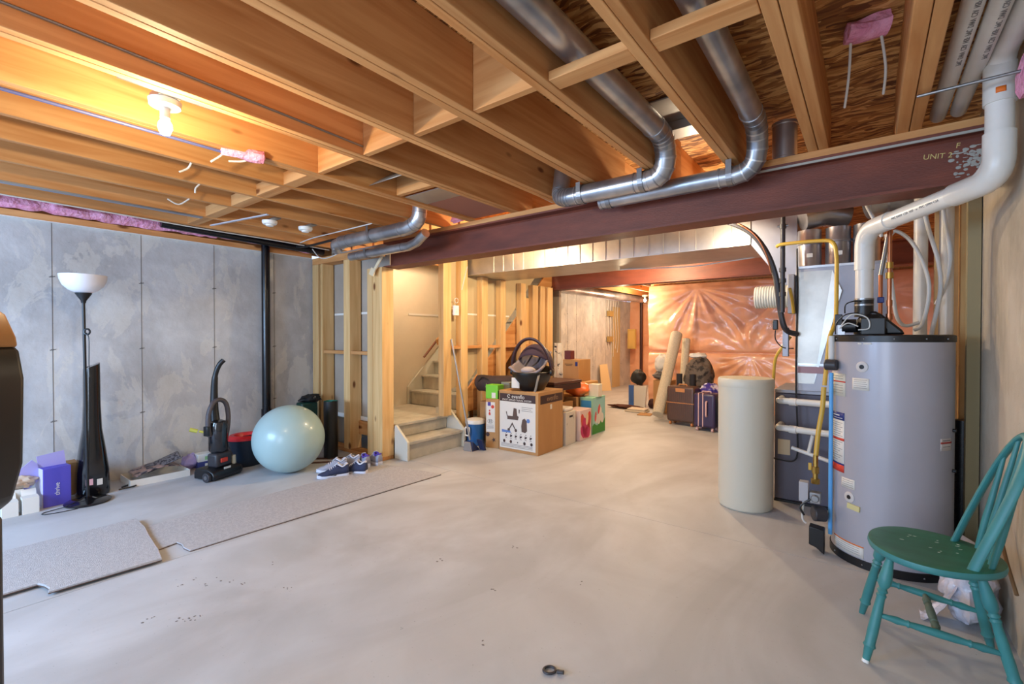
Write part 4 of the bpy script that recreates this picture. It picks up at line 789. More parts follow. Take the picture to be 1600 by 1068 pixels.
for i, (x, y, s_, h, lb) in enumerate(((-5.0, .44, .085, .11, 'small white paper carton nearest the left edge'), (-5.0, .545, .09, .12, 'small white paper carton beside the violet box'), (-5.11, .48, .08, .17, 'taller white carton behind the two small white cartons'))):
    q = MB(); q.box(x - s_ / 2, x + s_ / 2, y - s_ / 2, y + s_ / 2, 0, h); q.bar((x - s_ / 2, y, h), (x - s_ * .8, y, h + .04), s_ * .9, .002); tag(q.build('white_carton', M_PAPER, bevel=.003), lb, 'box', 'white cartons at the left edge')
crumple('crumpled_paper', 'crumpled tan and white packing paper on the cartons at the left edge', 'paper', mat('kraft_white', (196, 176, 156), .8), (-5.1, .50, .215), (.07, .09, .045), 8, .5, 28)
# shallow tray with magazines
ty = thing('shallow_tray', 'shallow white tray holding papers and a dark pouch by the wall', 'tray', (-5.27, 1.39, 0))
q = MB(); q.box(-5.43, -5.11, 1.17, 1.62, 0, .006)
for b_ in ((-5.43, -5.425, 1.17, 1.62, .006, .06), (-5.115, -5.11, 1.17, 1.62, .006, .06), (-5.425, -5.115, 1.17, 1.175, .006, .06), (-5.425, -5.115, 1.615, 1.62, .006, .06)): q.box(*b_)
q.build('tray_body', M_PAPER, ty)
q = MB(); q.grid(16, 10, lambda u, v_: (-5.40 + .26 * v_, 1.22 + .34 * u, .075 + .05 * math.sin(u * 2.6) + .012 * noise.noise(Vector((u * 5, v_ * 5, 3))))); tag(q.build('glossy_magazine', mat('magazine_print', (170, 140, 130), .35, col2=(60, 56, 66), scale=14, lo=.45, hi=.5), solid=.004), 'glossy printed paper lying in the shallow white tray', 'magazine')
q = MB(); q.grid(16, 8, lambda u, v_: (-5.36 + .2 * v_, 1.32 + .26 * u, .10 + .09 * u + .02 * math.sin(v_ * 6))); tag(q.build('dark_pouch', mat('dark_mesh', (48, 46, 54), .5, col2=(120, 118, 124), scale=60, lo=.5, hi=.56), solid=.006), 'dark mesh pouch sticking up out of the shallow tray', 'pouch')
crumple('lilac_bag', 'small lilac plastic bag between the tray and the tissue boxes', 'bag', mat('lilac_plastic', (170, 160, 222), .4), (-5.36, 1.70, .075), (.05, .07, .075), 5, .4, 24)
for z, m_, lb, h in ((0, mat('tissue_navy', (58, 66, 128), .5), 'navy tissue box under the white one behind the vacuum', .07), (.071, mat('tissue_white', (224, 226, 224), .5), 'white and green tissue box stacked on the navy one', .075)):
    t = thing('tissue_box', lb, 'box', (-5.33, 1.84, z)); q = MB(); q.box(-5.39, -5.27, 1.74, 1.95, z, z + h); q.build('box_body', m_, t, bevel=.003)
    q = MB(); q.box(-5.269, -5.268, 1.80, 1.88, z + .015, z + .05); q.build('box_print', mat('green_print', (150, 200, 140), .5) if z else M_LABEL, t)
q = MB(); q.cyl((-5.30, 1.76, .375), (-5.22, 1.98, .30), .012, 12); q.cyl((-5.31, 1.75, .376), (-5.335, 1.69, .40), .02, 12); q.cyl((-5.22, 1.98, .30), (-5.25, 2.02, .005), .006, 8); tag(q.build('feather_duster', mat('dusty_yellow', (214, 212, 96), .5)), 'yellow handled duster sticking out behind the vacuum', 'duster')
# upright vacuum
vc = thing('upright_vacuum', 'black upright vacuum cleaner with a grey looped hose and red button', 'vacuum', (-4.86, 1.77, 0), D(20))
def vb(mb, name, m, **k): return mb.build(name, m, vc, world=False, **k)
q = MB(); q.prism([(-.12, .012), (.12, .012), (.13, .05), (.11, .085), (.05, .11), (-.10, .11), (-.12, .07)], -.15, .15, 'xz'); vb(q, 'cleaner_head', M_BLACK, bevel=.012)
for y in (-.165, .165):
    q = MB(); q.cyl((.06, y - .014, .042), (.06, y + .014, .042), .042, 24); w_ = vb(q, 'wheel', M_DKGREY, bevel=.004)
    q = MB(); q.cyl((.06, y - .016, .042), (.06, y + .016, .042), .018, 16); q.build('hub', M_STEEL, w_, world=False)
q = MB(); q.cbox((.02, 0, .17), (.12, .17, .13)); vb(q, 'motor_housing', M_DKGREY, bevel=.02)
q = MB(); q.cbox((.087, -.01, .17), (.012, .07, .04)); vb(q, 'red_button', M_RED, bevel=.004)
q = MB(); q.cbox((.102, .01, .08), (.004, .07, .05)); vb(q, 'label', M_LABEL)
q = MB(); q.cyl((.05, .12, .08), (.045, .12, .18), .024, 16); vb(q, 'hose_socket', mat('socket_beige', (190, 182, 160), .5), bevel=.003)
q = MB(); q.lathe((0, 0, .24), [(.065, 0), (.078, .02), (.08, .24), (.07, .28), (.03, .30), (0, .30)], 32); dc = vb(q, 'dust_cup', mat('smoked_cup', (30, 30, 34), .12, coat=.5))
q = MB(); q.bar((.03, .05, .26), (.03, .05, .50), .02, .02); q.build('cup_ridge', M_STEEL, dc, world=False)
q = MB(); q.tube(spline([(-.03, 0, .5), (-.045, 0, .62), (-.045, 0, .78), (-.03, 0, .95), (0, .015, 1.05), (.03, .04, 1.10)]), [.042 - .0007 * i if i < 24 else .022 for i in range(41)], 16); vb(q, 'handle', M_BLACK)
q = MB(); q.tube(spline([(0, -.085, .40), (0, -.10, .48), (0, -.095, .60), (0, -.05, .70), (0, .02, .725), (0, .085, .68), (0, .11, .56), (0, .10, .44), (0, .08, .3), (.03, .11, .18)]), .021, 16); hs = vb(q, 'hose', mat('hose_grey', (74, 68, 72), .45, bump=.6, bscale=60))
q = MB(); q.cbox((0, -.115, .45), (.05, .03, .09)); vb(q, 'tool_holder', M_BLACK, bevel=.006)
# bucket
bk = thing('mop_bucket', 'dark bucket with a red wringer top between the vacuum and the ball', 'bucket', (-5.1, 2.12, 0))
q = MB(); q.lathe((-5.1, 2.12, 0), [(.12, 0), (.125, .01), (.15, .26), (.155, .27), (.145, .27), (.12, .02), (0, .02)], 36, sy=1.15); q.build('bucket_body', mat('dark_teal_plastic', (24, 34, 48), .4), bk)
q = MB(); q.lathe((-5.1, 2.12, .271), [(.156, 0), (.158, .02), (.13, .045), (.10, .04), (.08, .0)], 36, sy=1.15); q.build('wringer_top', mat('bucket_red', (200, 32, 40), .4), bk)
q = MB(); q.tube(arc((-5.1, 2.12, .25), .16, D(10), D(170), (0, 1.1, 0), (.6, 0, .4), 16), .006, 8); q.build('bail_handle', M_BLACK, bk)
# exercise ball, mat, drain pipe
eb = thing('exercise_ball', 'large pale mint exercise ball resting against the stuff by the stud wall', 'ball', (-4.49, 2.26, 0))
M_BALL = mat('mint_vinyl', (164, 190, 190), .32, coat=.2)
q = MB(); q.ell((-4.49, 2.26, .325), .325, 64, 40); q.build('ball_skin', M_BALL, eb)
q = MB(); q.lathe(Vector((-4.49, 2.26, .325)) + Vector((.35, .3, .85)).normalized() * .324, [(.012, -.002), (.012, .003), (.0, .004)], 16, (.35, .3, .85)); q.build('plug', M_WHITE, eb)
ym = thing('yoga_mat', 'rolled black mat with a teal inner side standing on end', 'mat', (-4.66, 2.80, 0))
q = MB(); pts = []
sp_o = [((.03 + .0105 * a / PI) * math.cos(a), (.03 + .0105 * a / PI) * math.sin(a)) for a in [i * PI / 14 for i in range(0, 71)]]
q = MB(); th = .007
po = [(x * (1 + th / math.hypot(x, y) / 2), y * (1 + th / math.hypot(x, y) / 2)) for x, y in sp_o]; pi_ = [(x * (1 - th / math.hypot(x, y) / 2), y * (1 - th / math.hypot(x, y) / 2)) for x, y in sp_o]
N_ = len(po)
for z0 in (0,):
    vs = [(-4.66 + p[0], 2.80 + p[1], z) for z in (0, .62) for p in po] + [(-4.66 + p[0], 2.80 + p[1], z) for z in (0, .62) for p in pi_]
    fs = []; mi = []
    for i in range(N_ - 1): fs += [(i, i + 1, N_ + i + 1, N_ + i), (2 * N_ + i, 2 * N_ + i + 1, 3 * N_ + i + 1, 3 * N_ + i), (N_ + i, N_ + i + 1, 3 * N_ + i + 1, 3 * N_ + i), (i, i + 1, 2 * N_ + i + 1, 2 * N_ + i)]; mi += [0, 1, 1, 0]
    fs.append((N_ - 1, 2 * N_ - 1, 4 * N_ - 1, 3 * N_ - 1)); mi.append(0)
    q.add(vs, fs); q.mi = mi
q.build('rolled_sheet', [M_BLACK, mat('mat_teal', (24, 122, 104), .6)], ym, ang=60)
dp = thing('drain_stack', 'vertical black drain pipe on the left concrete wall behind the ball', 'pipe', (-5.43, 2.475, 0))
q = MB(); q.cyl((-5.43, 2.475, 0), (-5.43, 2.475, 2.36), .044, 24); q.build('pipe', M_ABS, dp)
q = MB(); q.cyl((-5.43, 2.475, .36), (-5.43, 2.475, .50), .053, 24); q.build('coupling', M_ABS, dp)
q = MB(); q.cyl((-5.43, 2.475, .40), (-5.43, 2.475, .412), .056, 24); q.build('clamp_band', M_STEEL, dp)
q = MB(); q.cyl((-5.27, 1.45, 2.385), (-5.20, 3.04, 2.335), .04, 20); tag(q.build('drain_pipe', M_ABS), 'black drain pipe running horizontally between the joists at the left wall top', 'pipe')
q = MB(); q.cbox((-5.2, 2.83, .28), (.14, .2, .56)); tag(q.build('storage_case', mat('dark_green_case', (22, 60, 52), .5), bevel=.02), 'dark green case mostly hidden behind the exercise ball', 'case')
crumple('cloth_pouch', 'black and white cloth lying on the dark green case behind the ball', 'cloth', mat('black_white_cloth', (30, 30, 32), .7, col2=(200, 200, 196), scale=12, lo=.33, hi=.36), (-5.18, 2.86, .60), (.09, .12, .045), 6, .4, 24)
for i, (a, b, lb) in enumerate((((-4.75, 2.40, .006), (-4.30, 2.86, .006), 'dark flat wooden slat on the floor by the rolled mat, nearest the ball'), ((-4.85, 2.55, .006), (-4.42, 2.95, .006), 'dark flat wooden slat on the floor just behind the rolled mat'))):
    q = MB(); q.bar(a, b, .035, .011); tag(q.build('floor_slat', mat('slat_brown', (96, 62, 44), .6)), lb, 'slat', 'slats on the floor by the rolled mat')
# ---------------------------------------------------------------- shoes
def shoe(label, x, y, rz, up, sole, inner, lace, grp, mark=None, L=.275, heel=None):
    t = thing('sneaker', label, 'shoe', (x, y, 0), rz, grp)
    def itp(u, T):
        for (a, b), (c, d) in zip(T, T[1:]):
            if u <= c: k_ = (u - a) / (c - a); return b + (d - b) * (k_ * k_ * (3 - 2 * k_))
        return T[-1][1]
    wid = [(0, .024), (.06, .033), (.3, .034), (.5, .038), (.7, .045), (.86, .040), (.96, .024), (1, .010)]
    tp = [(0, .108), (.05, .120), (.2, .10), (.33, .120), (.42, .108), (.6, .082), (.8, .062), (.94, .052), (1, .036)]
    n = 26; xs = [i / n for i in range(n + 1)]
    q = MB(); m_ = 4; vs = []
    for z_, k_ in ((0, .96), (.008, 1.06), (.024, 1.10), (.036, 1.0)):
        for u in xs: vs.append(((u - .5) * L * (1.0 + .02 * k_), itp(u, wid) * k_, z_ * (1.12 - .3 * u) + .006 * max(0, u - .75) * 4))
        for u in reversed(xs): vs.append(((u - .5) * L * (1.0 + .02 * k_), -itp(u, wid) * k_, z_ * (1.12 - .3 * u) + .006 * max(0, u - .75) * 4))
    W = 2 * (n + 1); q.add(vs, [(j * W + i, j * W + (i + 1) % W, (j + 1) * W + (i + 1) % W, (j + 1) * W + i) for j in range(3) for i in range(W)] + [tuple(range(W)), tuple(range(3 * W, 4 * W))])
    q.build('sole', sole, t, world=False)
    ny = 14; vs = []; W = ny + 1
    for u in xs:
        h_ = itp(u, tp); w_ = itp(u, wid)
        for k in range(W):
            an = PI * k / ny; vs.append(((u - .5) * L, w_ * math.cos(an), .034 * (1.12 - .3 * u) - .004 + (h_ - .034) * math.sin(an) ** .6))
    fs = [(i * W + k, i * W + k + 1, (i + 1) * W + k + 1, (i + 1) * W + k) for i in range(n) for k in range(ny)]
    fs = [f for f in fs if not (1 <= f[0] // W < 9 and 4 <= f[0] % W < 10)] + [tuple(range(W))]
    q = MB(); q.add(vs, fs); q.build('upper', up, t, world=False, solid=.005)
    q = MB(); q.prism([((u - .5) * L, itp(u, wid) * .8) for u in xs[1:11]] + [((u - .5) * L, -itp(u, wid) * .8) for u in reversed(xs[1:11])], .04, .046); q.build('insole', inner, t, world=False)
    q = MB(); ring = []
    for i in range(25):
        a = 2 * PI * i / 24; u = .19 - .165 * math.cos(a); ring.append(((u - .5) * L, .027 * math.sin(a), itp(u, tp) - .002))
    q.tube(ring, .0075, 8, cap=False); q.build('collar', heel or inner, t, world=False)
    q = MB(); q.grid(6, 4, lambda u, v_: ((.30 + .16 * v_ - .5) * L, (u - .5) * .036, itp(.30 + .16 * v_, tp) + .004 + .012 * (1 - v_))); q.build('tongue', lace, t, world=False, solid=.004)
    for j in range(4):
        u = .42 + .06 * j; z = itp(u, tp) + .004; q = MB(); q.tube([((u - .5) * L, -.022, z - .012), ((u - .49) * L, 0, z + .001), ((u - .5) * L, .022, z - .012)], .0032, 8); q.build('lace', lace, t, world=False)
    if heel:
        q = MB(); q.ell((-.445 * L, 0, .082), (.012, .030, .026), 16, 10); q.build('heel_pad', heel, t, world=False)
    if mark:
        for sgn in (1, -1):
            q = MB(); p_ = [(-.03, .030), (-.024, .022), (-.005, .022), (.04, .034), (.0, .027), (-.018, .029)]
            q.add([(a, sgn * (itp(a / L + .5, wid) * 1.1 + .0012), b) for a, b in p_], [tuple(range(6))]); q.build('side_mark', mark, t, world=False, solid=.0015)
    return t
M_SN = mat('navy_knit', (48, 54, 82), .8); M_SW = mat('shoe_white', (212, 214, 226), .6); M_SG = mat('shoe_grey', (160, 162, 178), .75); M_SP = mat('shoe_violet', (84, 60, 170), .7)
ga, gb, gc = 'navy and white sneakers', 'pale grey sneakers behind the navy ones', 'grey sneakers with violet lining'
shoe('navy and white sneaker nearest the carpet, side turned to view', -3.985, 2.42, D(-118), M_SN, M_SW, M_SN, M_SW, ga, M_INK, heel=M_SW)
shoe('navy and white sneaker behind and right of its mate, heel to the viewer', -3.945, 2.61, D(-152), M_SN, M_SW, M_SN, M_SW, ga, M_INK, heel=M_SW)
shoe('pale grey sneaker left behind the navy pair', -4.17, 2.52, D(-122), M_SG, M_SW, M_SW, M_SW, gb)
shoe('pale grey sneaker behind the navy pair, close to the stud wall', -4.19, 2.69, D(-140), M_SG, M_SW, M_SW, M_SW, gb)
shoe('violet lined grey sneaker, left of the pair by the beam post', -4.135, 2.84, D(168), M_SG, M_SW, M_SP, M_SW, gc)
shoe('violet lined grey sneaker, right of the pair touching the beam post side', -4.10, 2.955, D(172), M_SG, M_SW, M_SP, M_SW, gc)
# ---------------------------------------------------------------- carpet runners
M_RUG = mat('grey_carpet', (196, 193, 194), .95, col2=(176, 173, 176), scale=60, detail=4, bump=1, bscale=260, bdist=.006)
M_RUGB = mat('carpet_backing', (96, 74, 62), .9)
def rug(label, poly, h, z0=0):
    t = thing('carpet_runner', label, 'carpet', (poly[0][0], poly[0][1], z0), group='carpet offcuts on the concrete floor')
    q = MB(); q.prism(poly, z0, z0 + .004); q.build('backing', M_RUGB, t)
    q = MB(); q.prism(poly, z0 + .0041, z0 + h); q.build('pile', M_RUG, t, bevel=.002, seg=1); return t
rug('long grey carpet offcut reaching the short stud wall by the shoes', [(-3.95, .985), (-3.95, 2.965), (-3.225, 3.085), (-3.26, 2.2), (-3.285, 1.42), (-3.292, 1.04), (-3.37, 1.03), (-3.43, 1.04), (-3.49, 1.03), (-3.47, .94), (-3.49, .80), (-3.94, .80)], .012)
rug('wide grey carpet offcut in the left foreground with a curled right edge', [(-4.13, -.6), (-4.13, .975), (-3.9, .97), (-3.72, .945), (-3.43, .917), (-3.262, .89), (-3.296, .42), (-3.34, .43), (-3.40, .42), (-3.45, .40), (-3.45, -.6)], .016, .0125)
# small ring pull left on the floor
q = MB(); q.tube(arc((-.99, 1.53, .006), .022, 0, 2 * PI, (1, .2, 0), (0, 1, 0), 16), .005, 8); q.cyl((-.96, 1.54, .008), (-.935, 1.545, .012), .008, 10); tag(q.build('hair_clip', M_DKGREY), 'tiny dark ring lying on the bare floor in the foreground', 'ring')

random.seed(11); q = MB()
for x, y, n_ in ((-2.875, .872, 3), (-2.93, .935, 2), (-2.78, .945, 3), (-2.81, 1.018, 2), (-2.72, 1.053, 2), (-2.66, 1.079, 3), (-2.66, .64, 2), (-2.67, .675, 3), (-2.56, .75, 2), (-2.51, .78, 5), (-2.515, .84, 3), (-2.76, 1.266, 2), (-2.41, 1.2, 4), (-1.55, 1.85, 3), (-1.2, 2.2, 2), (-2.0, 1.9, 3), (-1.75, 2.3, 3), (-1.3, 1.5, 2)):
    for j in range(n_): q.ell((x + random.gauss(0, .012), y + random.gauss(0, .012), .0006), (.003 + random.random() * .006, .002 + random.random() * .005, .0012), 7, 4)
tag(q.build('dirt_specks', mat('dried_mud', (128, 122, 120), .9)), 'dried mud specks scattered over the bare concrete floor', 'dirt', kind='stuff')
# ---------------------------------------------------------------- boxes in the middle of the room
def boxthing(name, label, cat, m, x, y, z, dx, dy, dz, rz=0, grp=None, bev=.004, part='box_body'):
    t = thing(name, label, cat, (x, y, z), D(rz), grp); q = MB(); q.box(-dx / 2, dx / 2, -dy / 2, dy / 2, 0, dz); q.build(part, m, t, world=False, bevel=bev); return t
def loc(t, name, m, *bx, bev=0):
    q = MB()
    for b in bx: q.box(*b)
    return q.build(name, m, t, world=False, bevel=bev)
M_BROWNINK = mat('brown_ink', (62, 42, 40), .6); M_BLUEINK = mat('blue_ink', (96, 130, 190), .6)
# big stroller box : front face looks to -Y, right face to +X
W_, L_, H_ = .545, .545, .70
ev = boxthing('stroller_box', 'large cardboard stroller box with a car seat on top', 'box', M_CARD, -3.165, 4.49, 0, W_, L_, H_, 1.5)
yf = -L_ / 2 - .0006
loc(ev, 'white_panel', M_PAPER, (-W_ / 2 + .012, W_ / 2 - .035, yf - .0006, yf, .035, .575))
loc(ev, 'brand_band', M_BROWNINK, (-W_ / 2 + .012, W_ / 2 - .035, yf - .0006, yf, .576, .665))
FR = lambda x, z: face_mat((x, yf - .0012, z), (1, 0, 0), (0, 0, 1))
text('brand_text', 'evenflo', .062, FR(.0, .635), M_LABEL, ev, world=False); text('brand_text', 'PIVOT XPAND TRAVEL SYSTEM', .029, FR(-.02, .594), M_LABEL, ev, world=False)
q = MB(); q.T = FR(-.13, .637); q.tube(arc((0, 0, 0), .017, .4, 5.6, (1, 0, 0), (0, 1, 0), 12), .004, 6); q.build('brand_mark', M_LABEL, ev, world=False)
def flat(name, polys, m, T, thick=.0005):
    q = MB(); q.T = T
    for p in polys: q.prism(p, 0, thick, 'xy')
    return q.build(name, m, ev_par[0], world=False, smooth=False)
ev_par = [ev]
circ = lambda x, y, r, n=14, sx=1: [(x + r * sx * math.cos(2 * PI * k / n), y + r * math.sin(2 * PI * k / n)) for k in range(n)]
flat('stroller_picture', [[(-.15, .37), (.0, .37), (.01, .41), (-.01, .42), (-.02, .50), (-.06, .505), (-.075, .41), (-.15, .41)], [(-.155, .40), (-.145, .40), (-.16, .46), (-.17, .455)],
     [(-.13, .26), (-.08, .34), (-.03, .26), (-.045, .26), (-.08, .31), (-.115, .26)], circ(-.13, .25, .018), circ(-.03, .25, .018), [(.05, .245), (.10, .235), (.125, .26), (.12, .37), (.09, .40), (.06, .38), (.045, .31)], [(.01, .45), (.02, .45), (.025, .49), (.01, .495)]], mat('print_brown', (88, 70, 62), .6), FR(0, 0))
flat('blue_badge', [circ(.14, .375, .024), [(-.23, .215), (-.10, .215), (-.11, .24), (-.23, .245)]], M_BLUEINK, FR(0, 0))
flat('print_line', [[(.05, .52 - .02 * i), (.2 - .02 * (i % 2), .52 - .02 * i), (.2 - .02 * (i % 2), .525 - .02 * i), (.05, .525 - .02 * i)] for i in range(3)] + [[(-.24, .085 - .015 * i), (.20, .085 - .015 * i), (.20, .09 - .015 * i), (-.24, .09 - .015 * i)] for i in range(3)], M_GREY, FR(0, 0))
for i in range(6):
    x = -.165 + .068 * i
    flat('stroller_icon', [[(x - .016, .165), (x + .012, .175), (x + .018, .195), (x - .005, .19), (x - .012, .205)], [(x - .018, .145), (x, .162), (x + .018, .145), (x, .155)], circ(x + .002, .212, .006, 8)], M_BROWNINK, FR(0, 0))
for i in range(5):
    x = -.195 + .095 * i
    flat('seat_icon', [circ(x, .115, .019 if i != 2 else .008, 12, .9)], M_BROWNINK, FR(0, 0))
xr = W_ / 2 + .0006; RT = lambda y, z: face_mat((xr + .0012, y, z), (0, 1, 0), (0, 0, 1))
loc(ev, 'brand_band', M_BROWNINK, (xr, xr + .0006, -L_ / 2 + .045, L_ / 2 - .012, .565, .66)); text('brand_text', 'evenflo', .085, RT(.03, .615), mat('tan_print', (150, 120, 92), .7), ev, world=False)
loc(ev, 'tape_label', M_LABEL, (xr, xr + .0006, -.02, .02, .49, .545))
loc(ev, 'box_seam', M_CARD2, (-W_ / 2, W_ / 2, -.003, .003, H_, H_ + .0008))
# infant car seat on the box
cs = thing('infant_car_seat', 'dark infant car seat with canopy and carry handle on the stroller box', 'car seat', (-3.13, 4.46, .702), D(14))
cs.scale = (1.08, 1.08, 1.08)
def c_(mb, name, m, **k): return mb.build(name, m, cs, world=False, **k)
q = MB(); vs = []; n = 26; m_ = 12
for i in range(m_ + 1):
    t = i / m_
    for k in range(n):
        a = 2 * PI * k / n; r = (.13 + .085 * math.sin(t * PI / 2)); vs.append((r * math.cos(a) * .95, r * math.sin(a) * 1.25, .0 + .20 * t ** .9 + .05 * max(0, math.sin(a)) * t))
q.add(vs, [(i * n + k, i * n + (k + 1) % n, (i + 1) * n + (k + 1) % n, (i + 1) * n + k) for i in range(m_) for k in range(n)] + [tuple(reversed(range(n)))]); c_(q, 'shell', M_BLACK, solid=.008)
q = MB(); q.grid(20, 14, lambda u, v_: ((.185) * (2 * u - 1) * (1 - .15 * v_), -.22 + .40 * v_, .18 + .16 * v_ ** 1.5 + .07 * abs(2 * u - 1) ** 2 - .08 * math.sin(v_ * PI) * (1 - abs(2 * u - 1) ** 2) + .01 * noise.noise(Vector((u * 5, v_ * 5, 0))))); pad = c_(q, 'seat_pad', mat('grey_pad', (138, 128, 132), .9, bump=.4), solid=.02)
q = MB(); q.ell((0, -.12, .215), (.08, .08, .04), 20, 10); c_(q, 'newborn_insert', mat('light_pad', (166, 156, 158), .9))
q = MB(); vs = []
for i in range(15):
    t = i / 14; rr = D(5 + 105 * t)
    for k in range(21):
        a = PI * k / 20; vs.append((.205 * math.cos(a), .10 - .20 * math.sin(a) * math.cos(rr) , .22 + .27 * math.sin(a) * math.sin(rr) * 1.0))
q.add(vs, [(i * 21 + k, i * 21 + k + 1, (i + 1) * 21 + k + 1, (i + 1) * 21 + k) for i in range(4, 14) for k in range(20)]); c_(q, 'canopy', mat('plum_fabric', (58, 40, 54), .85, bump=.4), solid=.006)
hd = []
for i in range(33): a = PI * i / 32; hd.append((.225 * math.cos(a) * (1 - .0 * math.sin(a)), -.02 - .06 * math.sin(a), .19 + .36 * math.sin(a)))
q = MB(); q.tube(hd, .014, 12, flat=1.5); c_(q, 'carry_handle', mat('handle_plum', (54, 30, 34), .4))
for s_ in (-1, 1):
    q = MB(); q.cyl((s_ * .215, -.02, .19), (s_ * .24, -.02, .19), .035, 18); c_(q, 'handle_hub', M_BLACK, bevel=.004)
    q = MB(); q.tube(spline([(s_ * .05, .12, .36), (s_ * .055, .02, .30), (s_ * .04, -.10, .26)]), .012, 8, flat=.4); c_(q, 'harness_strap', M_DKGREY)
q = MB(); q.tube(spline([(.13, -.1, .22), (.15, -.23, .14), (.13, -.245, .03), (.12, -.25, .005)]), .012, 8, flat=.35); c_(q, 'buckle_strap', mat('strap_grey', (124, 116, 106), .7))
q = MB(); q.cbox((-.11, -.205, .085), (.09, .012, .11)); c_(q, 'care_label', M_LABEL, bevel=.004)
q = MB(); q.prism([(-.19, 0), (.19, 0), (.16, .03), (-.16, .03)], -.18, .2, 'xz')
# box under/behind with the long dark case on it
boxthing('storage_box', 'wide cardboard box right behind the stroller box under the dark case', 'box', M_CARD, -3.47, 5.12, 0, .44, .52, .635, 0)
dc_ = boxthing('folding_case', 'long dark brown flat case lying behind the car seat', 'case', mat('dark_maroon', (58, 30, 26), .5), -3.30, 5.20, .636, .46, .60, .075, -4, bev=.01)
loc(dc_, 'upper_board', mat('case_top', (74, 42, 34), .45), (-.235, .235, -.31, .31, .076, .115), bev=.008)
# tall cat litter style carton, green box, duffel
ct = boxthing('toy_carton', 'tall kraft carton with a white front label and brown doodles', 'box', M_CARD, -3.56, 4.31, 0, .175, .20, .58, 14)
loc(ct, 'front_label', M_PAPER, (-.08, .035, -.1012, -.1004, .19, .545))
T_ = face_mat((0, -.1014, 0), (1, 0, 0), (0, 0, 1)); ev_par[0] = ct
flat('violet_corner', [[(-.06, .50), (-.02, .50), (-.02, .545), (-.06, .545)]], mat('label_violet', (76, 60, 150), .6), T_, .001)
flat('red_badge', [circ(.005, .49, .021)], M_RED, T_, .001)
flat('red_figure', [[(-.05, .40), (-.035, .44), (-.02, .40), (-.03, .385)], circ(-.035, .445, .01)], M_RED, T_, .001)
flat('number_mark', [[(-.04, .30), (-.033, .30), (-.033, .335), (-.04, .335)], [(-.02, .30), (-.013, .30), (-.013, .335), (-.02, .335)]], M_INK, T_, .001)
q = MB(); q.T = T_; q.tube(arc((-.027, .315, .0005), .035, 0, 2 * PI, (1, 0, 0), (0, .7, 0), 20), .0015, 6); q.build('oval_outline', M_INK, ct, world=False)
flat('print_line', [[(-.07, .27 - .014 * i), (.02, .27 - .014 * i), (.02, .274 - .014 * i), (-.07, .274 - .014 * i)] for i in range(4)], M_GREY, T_, .001)
flat('flower_doodle', [[(x + .03 * math.cos(a) * (1 if k % 2 else .4), .10 + .03 * math.sin(a) * (1 if k % 2 else .4)) for k, a in enumerate([2 * PI * i / 10 for i in range(10)])] for x in (.02,)] + [circ(-.06, .16, .025)], M_BROWNINK, T_, .001)
T2 = face_mat((.0885, 0, 0), (0, 1, 0), (0, 0, 1))
for i in range(3):
    q = MB(); q.T = T2; q.tube(spline([(-.07 + .045 * i, .32, 0), (-.06 + .045 * i, .38, 0), (-.045 + .045 * i, .45, 0)]), .004, 6); q.build('leaf_doodle', M_BROWNINK, ct, world=False)
for z in (.23, .13):
    q = MB(); q.T = T2; q.tube(arc((.01, z, 0), .045, 0, 2 * PI, (1, 0, 0), (0, .8, 0), 18), .004, 6); q.build('swirl_doodle', M_BROWNINK, ct, world=False)
gb_ = boxthing('green_carton', 'small bright green carton on top of the tall kraft carton', 'box', mat('lime_card', (118, 200, 52), .6), -3.57, 4.30, .581, .17, .14, .165, 8)
loc(gb_, 'white_patch', M_PAPER, (.0, .055, -.0712, -.0704, .01, .075)); loc(gb_, 'dark_side', mat('dark_green_card', (52, 104, 44), .6), (.0855, .0862, -.07, .07, 0, .10))
boxthing('grey_carton', 'small grey carton beside the lime green one', 'box', mat('grey_card', (150, 152, 140), .7, col2=(120, 122, 112), scale=12), -3.56, 4.55, .50, .15, .16, .26, 3)
boxthing('support_box', 'cardboard box under the duffel bag and grey carton', 'box', M_CARD, -3.72, 4.66, 0, .44, .42, .50, 2)
q = MB(); q.tube(spline([(-3.995, 4.42, .72), (-3.9, 4.45, .735), (-3.75, 4.47, .73), (-3.55, 4.78, .72), (-3.50, 4.83, .70)]), [.02 + .10 * min(1, i / 5) for i in range(0, 28)] + [.115, .11, .10, .08, .03], 18, flat=.85)
du = tag(q.build('duffel_bag', mat('duffel_brown', (66, 50, 50), .8, col2=(52, 40, 42), scale=7, bump=.6, bscale=8, bdist=.03)), 'dark brown duffel bag lying across the boxes by the stud wall', 'bag')
DU = bpy.data.objects[du.name]
q = MB(); q.tube(spline([(-3.86, 4.33, .76), (-3.80, 4.34, .82), (-3.72, 4.37, .78)]), .008, 8); q.build('carry_handle', M_BLACK, DU)
q = MB(); q.cbox((-3.77, 4.345, .72), (.07, .012, .05)); q.build('tan_patch', mat('tan_patch', (180, 150, 110), .7), DU, bevel=.004)
crumple('clear_sack', 'whitish plastic sack of supplies between the cooler and the tall carton', 'bag', mat('milky_plastic', (206, 190, 166), .4, col2=(180, 160, 140), scale=9), (-3.72, 4.40, .55 - .12), (.08, .05, .17), 9, .3, 28)
